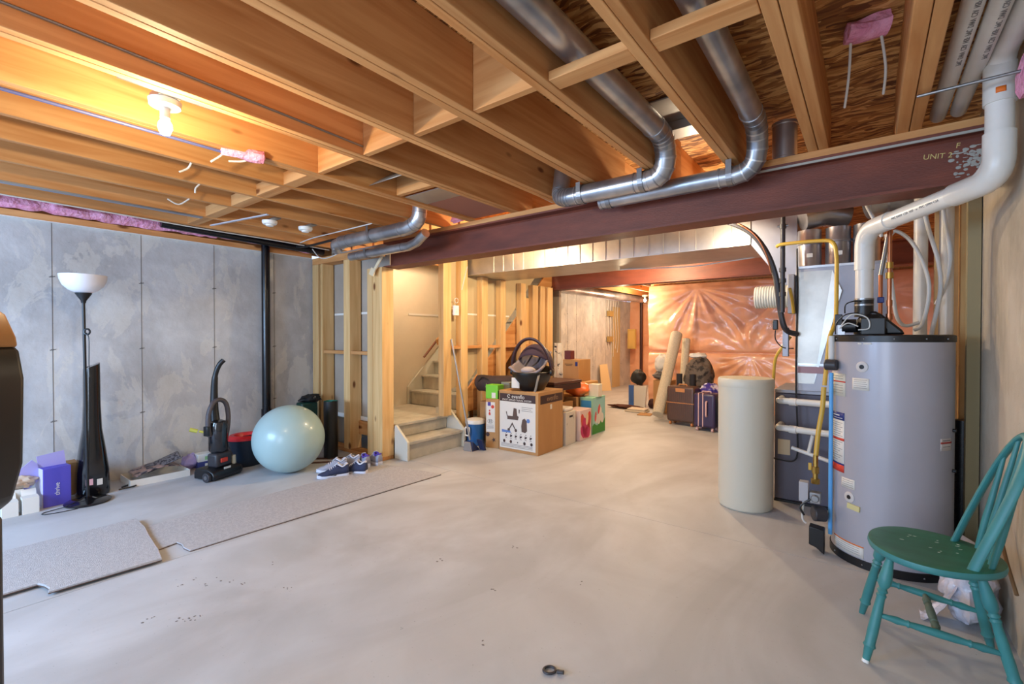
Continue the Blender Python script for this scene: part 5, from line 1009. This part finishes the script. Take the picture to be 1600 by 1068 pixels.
# cooler
co = thing('drink_cooler', 'round blue drink cooler with a white lid and white handle', 'cooler', (-3.83, 4.24, 0))
q = MB(); q.lathe((-3.83, 4.24, 0), [(.10, 0), (.108, .01), (.118, .24), (.12, .262), (.0, .262)], 36); q.build('cooler_body', mat('cooler_blue', (36, 92, 150), .4), co)
q = MB(); q.lathe((-3.83, 4.24, .263), [(.124, 0), (.126, .02), (.118, .045), (.06, .06), (0, .062)], 36); q.build('lid', M_WHITE, co)
q = MB(); q.tube(fillet([(-3.86, 4.12, .225), (-3.865, 4.10, .225), (-3.865, 4.095, .13), (-3.80, 4.095, .13), (-3.80, 4.10, .225), (-3.865, 4.1, .226)], .015, 4), .009, 8); q.build('handle', M_WHITE, co)
# broom and dustpan
br = thing('dustpan_broom', 'upright dustpan set with a grey handle, standing before the cooler', 'dustpan', (-3.64, 4.02, 0))
q = MB(); q.cyl((-3.70, 4.0, .11), (-3.99, 3.99, 1.29), .0115, 14); q.build('handle', mat('grey_metal_handle', (156, 148, 140), .4, .5), br)
q = MB(); q.prism([(-3.735, 0), (-3.60, 0), (-3.625, .105), (-3.71, .105)], 3.92, 3.935, 'xz'); q.build('pan_front', mat('pan_grey', (150, 142, 136), .5), br, bevel=.004)
q = MB(); q.prism([(3.936, 0), (4.06, 0), (4.04, .03), (3.95, .11), (3.936, .11)], -3.73, -3.60, 'yz'); q.build('pan_body', mat('pan_navy', (40, 48, 84), .5), br, bevel=.004)
q = MB(); q.prism([(4.06, 0), (4.09, 0), (4.03, .13), (4.0, .13)], -3.60, -3.52, 'yz'); q.build('brush', mat('brush_navy', (34, 42, 78), .8), br, bevel=.004)
# cartons to the right of the stroller box
pc = boxthing('printed_carton', 'white carton with grey scribbles and a black label right of the stroller box', 'box', mat('white_carton_print', (204, 200, 190), .7, col2=(150, 148, 140), scale=16, stretch=(1, 1.5, .7), lo=.30, hi=.37), -3.06, 4.95, 0, .32, .26, .40, 3)
loc(pc, 'black_label', M_INK, (.1604, .161, -.04, .05, .33, .355)); loc(pc, 'crumpled_liner', M_PAPER, (-.12, .14, -.11, .11, .401, .45), bev=.02)
# box 4.82 - 5.08
tp = thing('tulip_bag', 'glossy gift bag printed with a big pink flower', 'gift bag', (-2.99, 5.30, 0), D(2)); ev_par[0] = tp
q = MB(); q.box(-.11, .11, -.16, .16, 0, .385); q.build('bag_body', mat('pale_pink_print', (222, 196, 190), .4), tp, world=False, bevel=.004)
T_ = face_mat((.1112, 0, 0), (0, 1, 0), (0, 0, 1))
def petal(c, l, w, a, n=12): return [(c[0] + (math.cos(t) * l) * math.cos(a) - math.sin(t) * w * math.sin(a), c[1] + math.cos(t) * l * math.sin(a) + math.sin(t) * w * math.cos(a)) for t in [2 * PI * k / n for k in range(n)]]
flat('outer_petal', [petal((-.07, .20), .15, .055, D(108)), petal((.07, .22), .14, .06, D(72)), petal((0, .12), .13, .10, D(0))], mat('petal_red', (206, 70, 60), .5), T_, .0008)
flat('inner_petal', [petal((-.03, .16), .13, .07, D(100)), petal((-.08, .11), .09, .06, D(120)), petal((.04, .09), .07, .08, D(50))], mat('petal_magenta', (196, 44, 100), .5), T_, .0014)
flat('petal_core', [petal((.03, .26), .08, .035, D(80))], mat('petal_cream', (232, 200, 160), .5), T_, .002)
fm = thing('picture_gift_bag', 'tall gift bag with a farm meadow picture in green and light blue', 'gift bag', (-3.02, 5.76, 0), D(1)); ev_par[0] = fm
q = MB(); q.box(-.09, .09, -.20, .20, 0, .50); q.build('bag_body', mat('mint_side', (150, 200, 176), .5), fm, world=False, bevel=.003)
T_ = face_mat((.0912, 0, 0), (0, 1, 0), (0, 0, 1))
flat('sky_print', [[(-.18, .12), (.18, .12), (.18, .48), (-.18, .48)]], mat('sky_print', (150, 202, 200), .5), T_, .0005)
flat('meadow_print', [[(-.195, .01), (.195, .01), (.195, .2), (.12, .13), (.05, .17), (-.05, .11), (-.14, .15), (-.195, .12)]], mat('meadow_green', (58, 142, 50), .5), T_, .001)
flat('white_shape', [petal((.02, .24), .12, .06, D(75)), petal((-.07, .2), .06, .045, D(90)), petal((.10, .2), .07, .045, D(90))], M_PAPER, T_, .0015)
flat('red_shape', [petal((0, .33), .07, .03, D(70)), petal((-.10, .24), .07, .025, D(80))], mat('print_coral', (214, 84, 84), .5), T_, .002)
q = MB(); q.box(-.075, .075, -.2012, -.2004, .05, .46); q.build('blue_edge', mat('edge_blue', (60, 140, 196), .5), fm, world=False)
boxthing('thin_board', 'thin dark maroon board standing behind the meadow gift bag', 'board', mat('maroon_board', (96, 34, 40), .5), -3.10, 6.04, 0, .14, .08, .48, 0)
boxthing('open_flap_box', 'open cardboard box with its flap up, behind the printed carton', 'box', M_CARD2, -3.168, 5.24, 0, .11, .28, .47, 0)
oc = boxthing('stacked_box', 'cardboard box supporting the orange and white bag', 'box', M_CARD, -3.34, 5.70, 0, .42, .40, .50, 0)
ob = crumple('diaper_bag', 'orange and white plastic pack lying on the boxes behind', 'bag', mat('orange_white_pack', (226, 108, 44), .4, col2=(224, 210, 190), scale=3.2, lo=.42, hi=.47), (-3.20, 5.66, .60), (.17, .16, .10), 2, .15, 32)
boxthing('white_jug_box', 'small white box standing upright beside the orange pack', 'box', mat('glossy_white', (226, 216, 200), .4), -2.98, 6.0 - .24, .502, .14, .14, .17, 4)
ub = boxthing('brown_shipping_box', 'brown shipping box with printing and a navy label at the stud wall end', 'box', M_CARD, -3.49, 6.14, .661, .27, .36, .32, 0)
loc(ub, 'shipping_label', M_NAVY, (.075, .115, -.1812, -.1804, .23, .29)); loc(ub, 'print_line', M_INK, (-.10, .03, -.1812, -.1804, .25, .258), (-.08, .02, -.1812, -.1804, .23, .236))
boxthing('lower_box', 'plain cardboard box under the printed shipping box', 'box', mat('cardboard_light', (200, 152, 92), .8), -3.46, 6.14, 0, .44, .42, .66, 0)
boxthing('maroon_box', 'dark red box on top of the printed shipping box', 'box', mat('maroon_card', (92, 30, 34), .6), -3.57, 6.06, .982, .10, .14, .13, 5)
q = MB(); q.grid(8, 20, lambda u, v_: (-3.995 + .15 * u, 6.30 + .012 * math.sin(u * 9) + .02 * noise.noise(Vector((u * 3, v_ * 6, 0))), .62 + .60 * v_)); tag(q.build('printed_cloth', mat('doodle_cloth', (222, 210, 188), .8, col2=(60, 50, 60), scale=14, lo=.36, hi=.40), solid=.004), 'white cloth with dark doodles hanging at the last stud', 'cloth')
q = MB(); q.bar((-4.75, 10.3, .0), (-5.05, 10.3, .66), .012, .30, (1, 0, .4)); 
q = MB(); q.prism([(-.14, 0), (.14, 0), (.1, .66), (-.12, .64)], -.008, .008, 'xz'); q.T = None
bd = thing('leaning_board', 'pale beige board leaning against the far concrete wall', 'board', (-5.08, 10.4, 0), D(60))
q.build('panel', mat('beige_board', (216, 190, 146), .7), bd, world=False)
bd.rotation_euler = (D(-12), 0, D(60))
# ---------------------------------------------------------------- suitcases and rolls by the insulated wall
def case(name, label, x, y, rz, w, d, h, m, mt, trim_, grp='suitcases by the rolled rugs'):
    t = thing(name, label, 'suitcase', (x, y, 0), D(rz), grp); r = .035
    q = MB(); q.box(-w / 2, w / 2, -d / 2, d / 2, .055, h); q.build('shell', m, t, world=False, bevel=r, seg=4)
    if trim_ == 'band':
        for z in (.33, ): q = MB(); q.box(-w / 2 - .003, w / 2 + .003, -d / 2 - .003, d / 2 + .003, z, z + .014); q.build('trim_band', mt, t, world=False, bevel=.003)
    n = int(w / .03)
    for i in range(n):
        xx = -w / 2 + w * (i + .5) / n
        if trim_ == 'band': q = MB(); q.box(xx - .003, xx + .003, -d / 2 - .0035, -d / 2 + .001, .10, h - .06); q.build('shell_rib', m, t, world=False)
    if trim_ == 'ridge':
        for i in range(14): z = .1 + (h - .16) * i / 13; q = MB(); q.box(-w / 2 - .003, w / 2 + .003, -d / 2 - .004, d / 2 + .004, z, z + .014); q.build('shell_rib', m, t, world=False, bevel=.004)
    if trim_ == 'zip':
        for xx in (-w / 2 + .075, -w / 2 + .135): q = MB(); q.box(xx - .007, xx + .007, -d / 2 - .004, d / 2 + .004, .07, h + .004); q.build('zipper_track', mt, t, world=False, bevel=.002)
        q = MB(); q.tube(fillet([(.04, -d / 2, .42), (.04, -d / 2 - .03, .42), (.04, -d / 2 - .03, .22), (.04, -d / 2, .22)], .015, 4), .012, 10); q.build('side_handle', mt, t, world=False)
    q = MB(); q.tube(fillet([(-.06, -.02, h - .002), (-.06, -.02, h + .022), (.06, -.02, h + .022), (.06, -.02, h - .002)], .012, 4), .009, 10); q.build('top_handle', mt if trim_ != 'ridge' else M_BLACK, t, world=False)
    if trim_ == 'band': q = MB(); q.box(-.07, .07, -d / 2 - .006, -d / 2, h - .085, h - .03); q.build('handle_plate', mt, t, world=False, bevel=.004)
    for sx in (-1, 1):
        for sy in (-1, 1):
            px, py = sx * (w / 2 - .045), sy * (d / 2 - .04); q = MB(); q.cyl((px - .014, py, .025), (px + .014, py, .025), .025, 18); q.cyl((px, py, .03), (px, py, .056), .012, 10); q.build('wheel', mt if trim_ != 'ridge' else M_BLACK, t, world=False, bevel=.003)
    return t
M_LEA = mat('tan_leather', (190, 124, 70), .5); M_PK = mat('dusty_pink_trim', (206, 166, 160), .5)
case('suitcase', 'brown ribbed suitcase with tan leather trim', -2.20, 7.08, -6, .42, .24, .585, mat('brown_shell', (86, 62, 52), .4), M_LEA, 'band')
case('suitcase', 'navy suitcase with pink zipper tracks, in front of the brown one', -1.80, 6.85, -6, .30, .24, .53, mat('navy_shell', (54, 42, 74), .35), M_PK, 'zip')
case('suitcase', 'turquoise ridged suitcase half hidden behind the water softener', -1.44, 6.86, -4, .30, .26, .48, mat('turquoise_shell', (70, 158, 164), .4), M_BLACK, 'ridge')
bgp = crumple('backpack', 'camouflage backpack sitting behind the brown suitcase', 'backpack', mat('camo_fabric', (106, 92, 80), .9, col2=(52, 46, 42), scale=9, lo=.44, hi=.52), (-2.14, 7.62, .70), (.23, .20, .29), 3, .22, 36)
q = MB(); q.box(-2.40, -1.6, 7.42, 7.85, 0, .42); tag(q.build('storage_tote', mat('tote_dark', (58, 48, 50), .6), bevel=.02), 'dark storage tote under the backpack behind the suitcases', 'box')
for z_, s2 in ((.62, -1), (.62, 1)):
    q = MB(); q.cyl((-2.26 + .1 * s2, 7.39, .56), (-2.26 + .1 * s2, 7.39, .74), .045, 18); q.build('side_pocket', mat('pocket_black', (40, 36, 38), .8), bgp)
crumple('white_packet', 'white paper packet on top of the camouflage backpack', 'paper', M_PAPER, (-2.16, 7.68, 1.015), (.12, .10, .05), 7, .4, 24)
crumple('violet_bag', 'violet and white plastic bag behind the navy suitcase', 'bag', mat('violet_print_bag', (70, 56, 140), .35, col2=(210, 200, 214), scale=8, lo=.44, hi=.5), (-1.86, 7.25, .46), (.18, .12, .15), 4, .35, 32)
boxthing('low_box', 'low dark box supporting the violet bag behind the navy suitcase', 'box', M_INK, -1.80, 7.24, 0, .3, .24, .31, 0)
def roll(label, a, b, r, r2, g):
    t = thing('rolled_rug', label, 'rug', a, group=g); a = Vector(a); b = Vector(b)
    q = MB(); q.tube([a, a + (b - a) * .5, b], [r, r, r2], 36); q.build('rug_roll', mat('rug_fabric', (216, 204, 180), .9, col2=(196, 184, 162), scale=24, stretch=(3, 3, .6), bump=.5), t)
    d = (b - a).normalized(); q = MB(); u = d.orthogonal().normalized(); v_ = d.cross(u)
    q.tube([b + d * .002 + (u * math.cos(k * .4) + v_ * math.sin(k * .4)) * (r2 * (.15 + .8 * k / 50)) for k in range(50)], .005, 6); q.build('spiral_edge', mat('rug_backing', (150, 134, 110), .9), t)
gr_ = 'rolled rugs leaning on the insulated wall'
roll('thick cream rolled rug, front one of the two leaning on the pink wall', (-2.64, 7.22, .09), (-2.69, 8.26, 1.36), .088, .098, gr_)
roll('thinner cream rolled rug leaning right behind the thick roll', (-2.50, 7.92, .06), (-2.57, 8.42, 1.27), .062, .068, gr_)
bag2 = crumple('white_bundle', 'white cloth bundle hanging left of the thick rolled rug', 'cloth', M_PAPER, (-2.86, 8.0, .86), (.12, .1, .15), 6, .3, 28)
crumple('grey_pouch', 'dark grey and silver pouch under the white cloth bundle', 'bag', mat('grey_silver', (120, 116, 112), .5, col2=(60, 40, 36), scale=6), (-2.88, 8.0, .64), (.13, .1, .07), 12, .4, 24)
q = MB(); q.box(-2.98, -2.68, 7.92, 8.2, 0, .565); tag(q.build('tall_carton', M_CARD, bevel=.004), 'upright brown carton hidden behind the thick rolled rug', 'box')
crumple('baseball_cap', 'dark maroon cap on the floor by the corner of the pink wall', 'cap', mat('maroon_cloth', (58, 26, 28), .8), (-3.14, 8.35, .09), (.09, .09, .09), 14, .25, 24)
q = MB(); q.prism([(-3.62, .0), (-3.52, .0), (-3.52, .40), (-3.62, .40)], 8.35, 8.39, 'xz'); pn = MB(); pn.prism([(-3.515, .0), (-3.30, .0), (-3.27, .40), (-3.515, .40)], 8.35, 8.39, 'xz')
wp = thing('foam_panel', 'white panel with a blue edge strip leaning at the pink wall corner', 'panel', (-3.45, 8.37, 0)); q.build('blue_strip', mat('strip_blue', (64, 106, 176), .5), wp); pn.build('white_face', M_PAPER, wp)
crumple('black_backpack', 'black bag resting on the white panel at the pink wall corner', 'bag', mat('black_nylon', (26, 24, 26), .6), (-3.47, 8.45, .545), (.13, .12, .14), 4, .25, 28)
bk_ = thing('folded_cover', 'folded white cloth stack lying on the floor in the passage', 'cloth', (-3.22, 7.82, 0))
q = MB(); q.box(-3.42, -3.05, 7.70, 7.95, 0, .03); q.build('lower_fold', mat('cover_white', (210, 198, 178), .8), bk_, bevel=.012); q = MB(); q.box(-3.38, -3.06, 7.72, 7.93, .031, .062); q.build('upper_fold', mat('cover_white2', (222, 208, 190), .8), bk_, bevel=.012)
crumple('brown_jacket', 'dark brown garment spread on the floor behind the folded cloth', 'clothing', mat('brown_cloth', (84, 46, 34), .9), (-3.55, 8.05, .035), (.30, .11, .035), 11, .4, 36)
boxthing('tan_sheet', 'flat tan cardboard piece on the floor left of the thick rolled rug', 'cardboard', M_CARD, -3.0, 7.6, 0, .22, .26, .012, 10, bev=.002)
# far alcove : post, electrical panel, board with cables
q = MB(); q.cyl((-4.85, 12.0, 0), (-4.85, 12.0, 2.355), .04, 16); tag(q.build('steel_column', mat('column_maroon', (62, 28, 26), .5)), 'dark maroon steel column at the far end of the passage', 'column')
ep = thing('electrical_panel', 'yellowish electrical panel box beside the far steel column', 'electrical panel', (-5.0, 11.8, .9))
q = MB(); q.box(-5.12, -4.90, 11.72, 11.80, 1.0, 1.52); q.build('panel_box', mat('panel_tan', (196, 160, 88), .6), ep, bevel=.004); q = MB(); q.box(-5.08, -4.94, 11.712, 11.719, 1.05, 1.47); q.build('panel_door', mat('panel_tan2', (206, 170, 96), .6), ep)
q = MB(); q.box(-5.297, -5.28, 11.15, 11.6, .0, 2.1); tag(q.build('plywood_board', mat('grey_plywood', (190, 168, 126), .8)), 'plywood backboard with cables on the far concrete wall', 'board')
for i in range(5):
    tubeobj('panel_cable', ['leftmost', 'second', 'third', 'fourth', 'rightmost'][i] + ' grey cable running down the far plywood backboard', 'cable', M_PEX, [(-5.26, 10.85 + .15 * i, 2.25), (-5.262, 10.83 + .14 * i, 1.9), (-5.262, 10.86 + .15 * i, 1.3), (-5.26, 10.9 + .12 * i, 1.0 - .1 * (i % 3))], .008, 'cables on the far backboard')
for z in (1.9, 1.25):
    q = MB(); q.box(-5.279, -5.21, 10.82, 11.05, z - .06, z + .08); tag(q.build('junction_box', mat('box_brass', (170, 140, 84), .5)), ('upper' if z > 1.5 else 'lower') + ' tan junction box on the far plywood backboard', 'electrical box')
q = MB(); q.tube(fillet([(-4.95, 8.0, 2.30), (-4.6, 12.3, 2.28)], .1), .09, 20); tag(q.build('foil_duct', M_GALV), 'silver foil duct under the joists of the far passage', 'duct')
batt('insulation_batt', 'tan insulation strip along the top of the far concrete wall', (-5.27, 6.8, 2.33), (-5.27, 12.2, 2.33), .1, .08, 31, n=120)
# ---------------------------------------------------------------- bulbs, detectors, cables
M_GLOW = mat('bulb_glow', (255, 244, 214), .3, emit=14)
def bulb(label, x, y, z, s=1):
    t = thing('ceiling_lamp', label, 'lamp', (x, y, z)); q = MB(); q.lathe((x, y, z - .03), [(.0, 0), (.03, 0), (.058, .006), (.062, .03), (.0, .03)], 32); q.build('lamp_holder', M_WHITE, t)
    q = MB(); q.cyl((x, y, z - .075), (x, y, z - .031), .019, 18); q.build('socket', M_WHITE, t)
    q = MB(); q.lathe((x, y, z - .15), [(0, 0), (.018, .006), (.027, .03), (.026, .05), (.016, .07), (.013, .075)], 24); q.build('bulb', M_GLOW, t); return t
bulb('lit bare bulb on a white ceiling fixture in the front left room', -2.475, .70, 2.36)
bulb('lit bare bulb hidden behind the red beam above the boxes', -2.95, 3.78, 2.36)
bulb('added fill bulb hidden behind the red beam near the trunk duct end', -1.0, 3.75, 2.36)  # holder and bulb for the added utility fill light
bulb('far lit bare bulb near the corner of the pink insulated wall', -3.76, 9.5, 2.20)
bulb('added fill bulb hidden above the trunk duct over the rear room', -2.2, 5.7, 2.42)  # holder and bulb for the added rear room fill light
q = MB(); q.box(-2.54, -2.41, .66, .74, 2.361, 2.40); q.box(-2.41, -2.398, .52, .86, 2.363, 2.375); tag(q.build('junction_box', M_STEEL), 'small metal ceiling box the front bulb fixture hangs from', 'electrical box')
for x, y, lb in ((-4.24, 1.97, 'white round smoke alarm under the joists, the left one'), (-4.22, 2.29, 'white round smoke alarm under the joists, the right one')):
    t = thing('smoke_alarm', lb, 'smoke alarm', (x, y, 2.31), group='smoke alarms under the joists')
    q = MB(); q.lathe((x, y, 2.305), [(0, 0), (.03, 0), (.035, .012), (.055, .016), (.062, .03), (.062, .046), (0, .046)], 32); q.build('alarm_body', M_WHITE, t)
    q = MB(); q.box(x - .01, x + .15, y - .03, y + .03, 2.3515, 2.3595); q.build('mounting_bar', M_STEEL, t)
q = MB(); q.box(-4.618, -4.572, -2.4, 1.56, 2.348, 2.3595); tag(q.build('metal_channel', mat('blue_grey_metal', (150, 160, 176), .35, .7)), 'long grey metal strip under the second joist from the left wall', 'metal strip')
q = MB(); q.bar((-4.85, 1.72, 2.352), (-4.03, 1.86, 2.352), .022, .008); tag(q.build('cross_strip', mat('pale_strip', (190, 192, 200), .5)), 'thin grey cross strip under the joists left of the smoke alarms', 'metal strip')
cg = 'electrical cables on the joists'
def cable(label, pts, m=M_PEX, r=.0055): return tubeobj('cable', label, 'cable', m, pts, r, cg, n=8)
cable('white cable sagging along the joist nearest the left wall', [(-5.0, -1.5, 2.37), (-5.0, .2, 2.355), (-5.0, 1.0, 2.35), (-5.0, 1.7, 2.34), (-5.02, 2.4, 2.345), (-5.0, 3.0, 2.33)])
cable('thin cable stapled along the joist right of the lit bulb, dipping at its middle', [(-2.318, -1, 2.45), (-2.308, .2, 2.44), (-2.306, .75, 2.43), (-2.306, 1.2, 2.42), (-2.306, 1.595, 2.41)], M_STEEL)
cable('cable stapled under the darker doubled joist toward the beam', [(-1.96, 1.65, 2.42), (-1.96, 2.2, 2.38), (-1.965, 2.8, 2.375), (-1.97, 3.08, 2.37)])
cable('blue grey cable under the doubled joist left of the lit bulb', [(-2.87, -2.0, 2.352), (-2.87, 0, 2.352), (-2.87, 1.2, 2.352)], mat('blue_cable', (84, 90, 140), .5), .008)
cable('white cable hooked on the joist behind the lit bulb', [(-2.405, .96, 2.48), (-2.43, 1.0, 2.45), (-2.44, 1.0, 2.41), (-2.42, .93, 2.385)])
cable('left white cable hanging from the pink tuft by the bulb joist', [(-2.86, 1.10, 2.38), (-2.89, 1.08, 2.34), (-2.90, 1.03, 2.29)])
cable('right white cable hanging from the pink tuft by the bulb joist', [(-2.84, 1.2, 2.38), (-2.87, 1.2, 2.34), (-2.90, 1.12, 2.32)])
cable('short white cable end on the second joist left of the bulb', [(-3.22, 1.04, 2.36), (-3.25, 1.03, 2.33), (-3.26, .99, 2.30)])
cable('short white cable end on the third joist left of the bulb', [(-3.63, 1.22, 2.36), (-3.64, 1.2, 2.33), (-3.65, 1.2, 2.30)])
cable('white cable bent into a v on the fourth joist left of the bulb', [(-4.07, 1.30, 2.36), (-4.1, 1.24, 2.31), (-4.1, 1.17, 2.335)])
cable('left white cable dropping from the tuft above the beam end', [(-.07, 2.47, 2.60), (-.08, 2.60, 2.5), (-.10, 2.75, 2.42)])
cable('right white cable dropping from the tuft above the beam end', [(.03, 2.49, 2.60), (.05, 2.62, 2.5), (.045, 2.75, 2.44)])
cable('white cable looping below the small duct at the stud wall corner', [(-5.1, 2.85, 2.33), (-4.95, 2.85, 2.22), (-4.8, 2.86, 2.20), (-4.6, 2.88, 2.24), (-4.45, 2.9, 2.32)])
cable('white cable running along the front of the thick duct to the corner', [(-4.9, 2.60, 2.34), (-4.6, 2.585, 2.352), (-4.2, 2.585, 2.352), (-3.6, 2.585, 2.353)])
cable('black cable bundle entering the corner above the stud wall', [(-5.25, 2.7, 2.352), (-4.95, 2.72, 2.33), (-4.6, 2.74, 2.34), (-4.3, 2.77, 2.35)], M_BLACK, .014)
cable('thin white cable drooping under the trunk duct', [(-2.3, 5.05, 2.10), (-1.9, 5.08, 2.085), (-1.5, 5.1, 2.07), (-1.2, 5.1, 2.085), (-.9, 5.08, 2.10)])
cable('white cable swinging across the stud wall bay near the duct', [(-4.0, 4.18, 1.9), (-3.995, 4.24, 2.1), (-4.0, 4.28, 2.2)])
sw = thing('light_switch', 'white switch box between the first two studs of the open wall', 'switch', (-3.995, 4.10, 1.6)); q = MB(); q.box(-4.0, -3.97, 4.02, 4.10, 1.58, 1.70); q.build('switch_box', M_WHITE, sw, bevel=.003)
q = MB(); q.box(-3.97, -3.963, 4.045, 4.075, 1.62, 1.66); q.build('rocker', M_PAPER, sw); q = MB(); q.tube(arc((-3.985, 4.07, 1.76), .03, 0, 6, (0, 1, 0), (0, 0, 1), 12), .004, 6); q.build('spare_wire', M_PEX, sw)
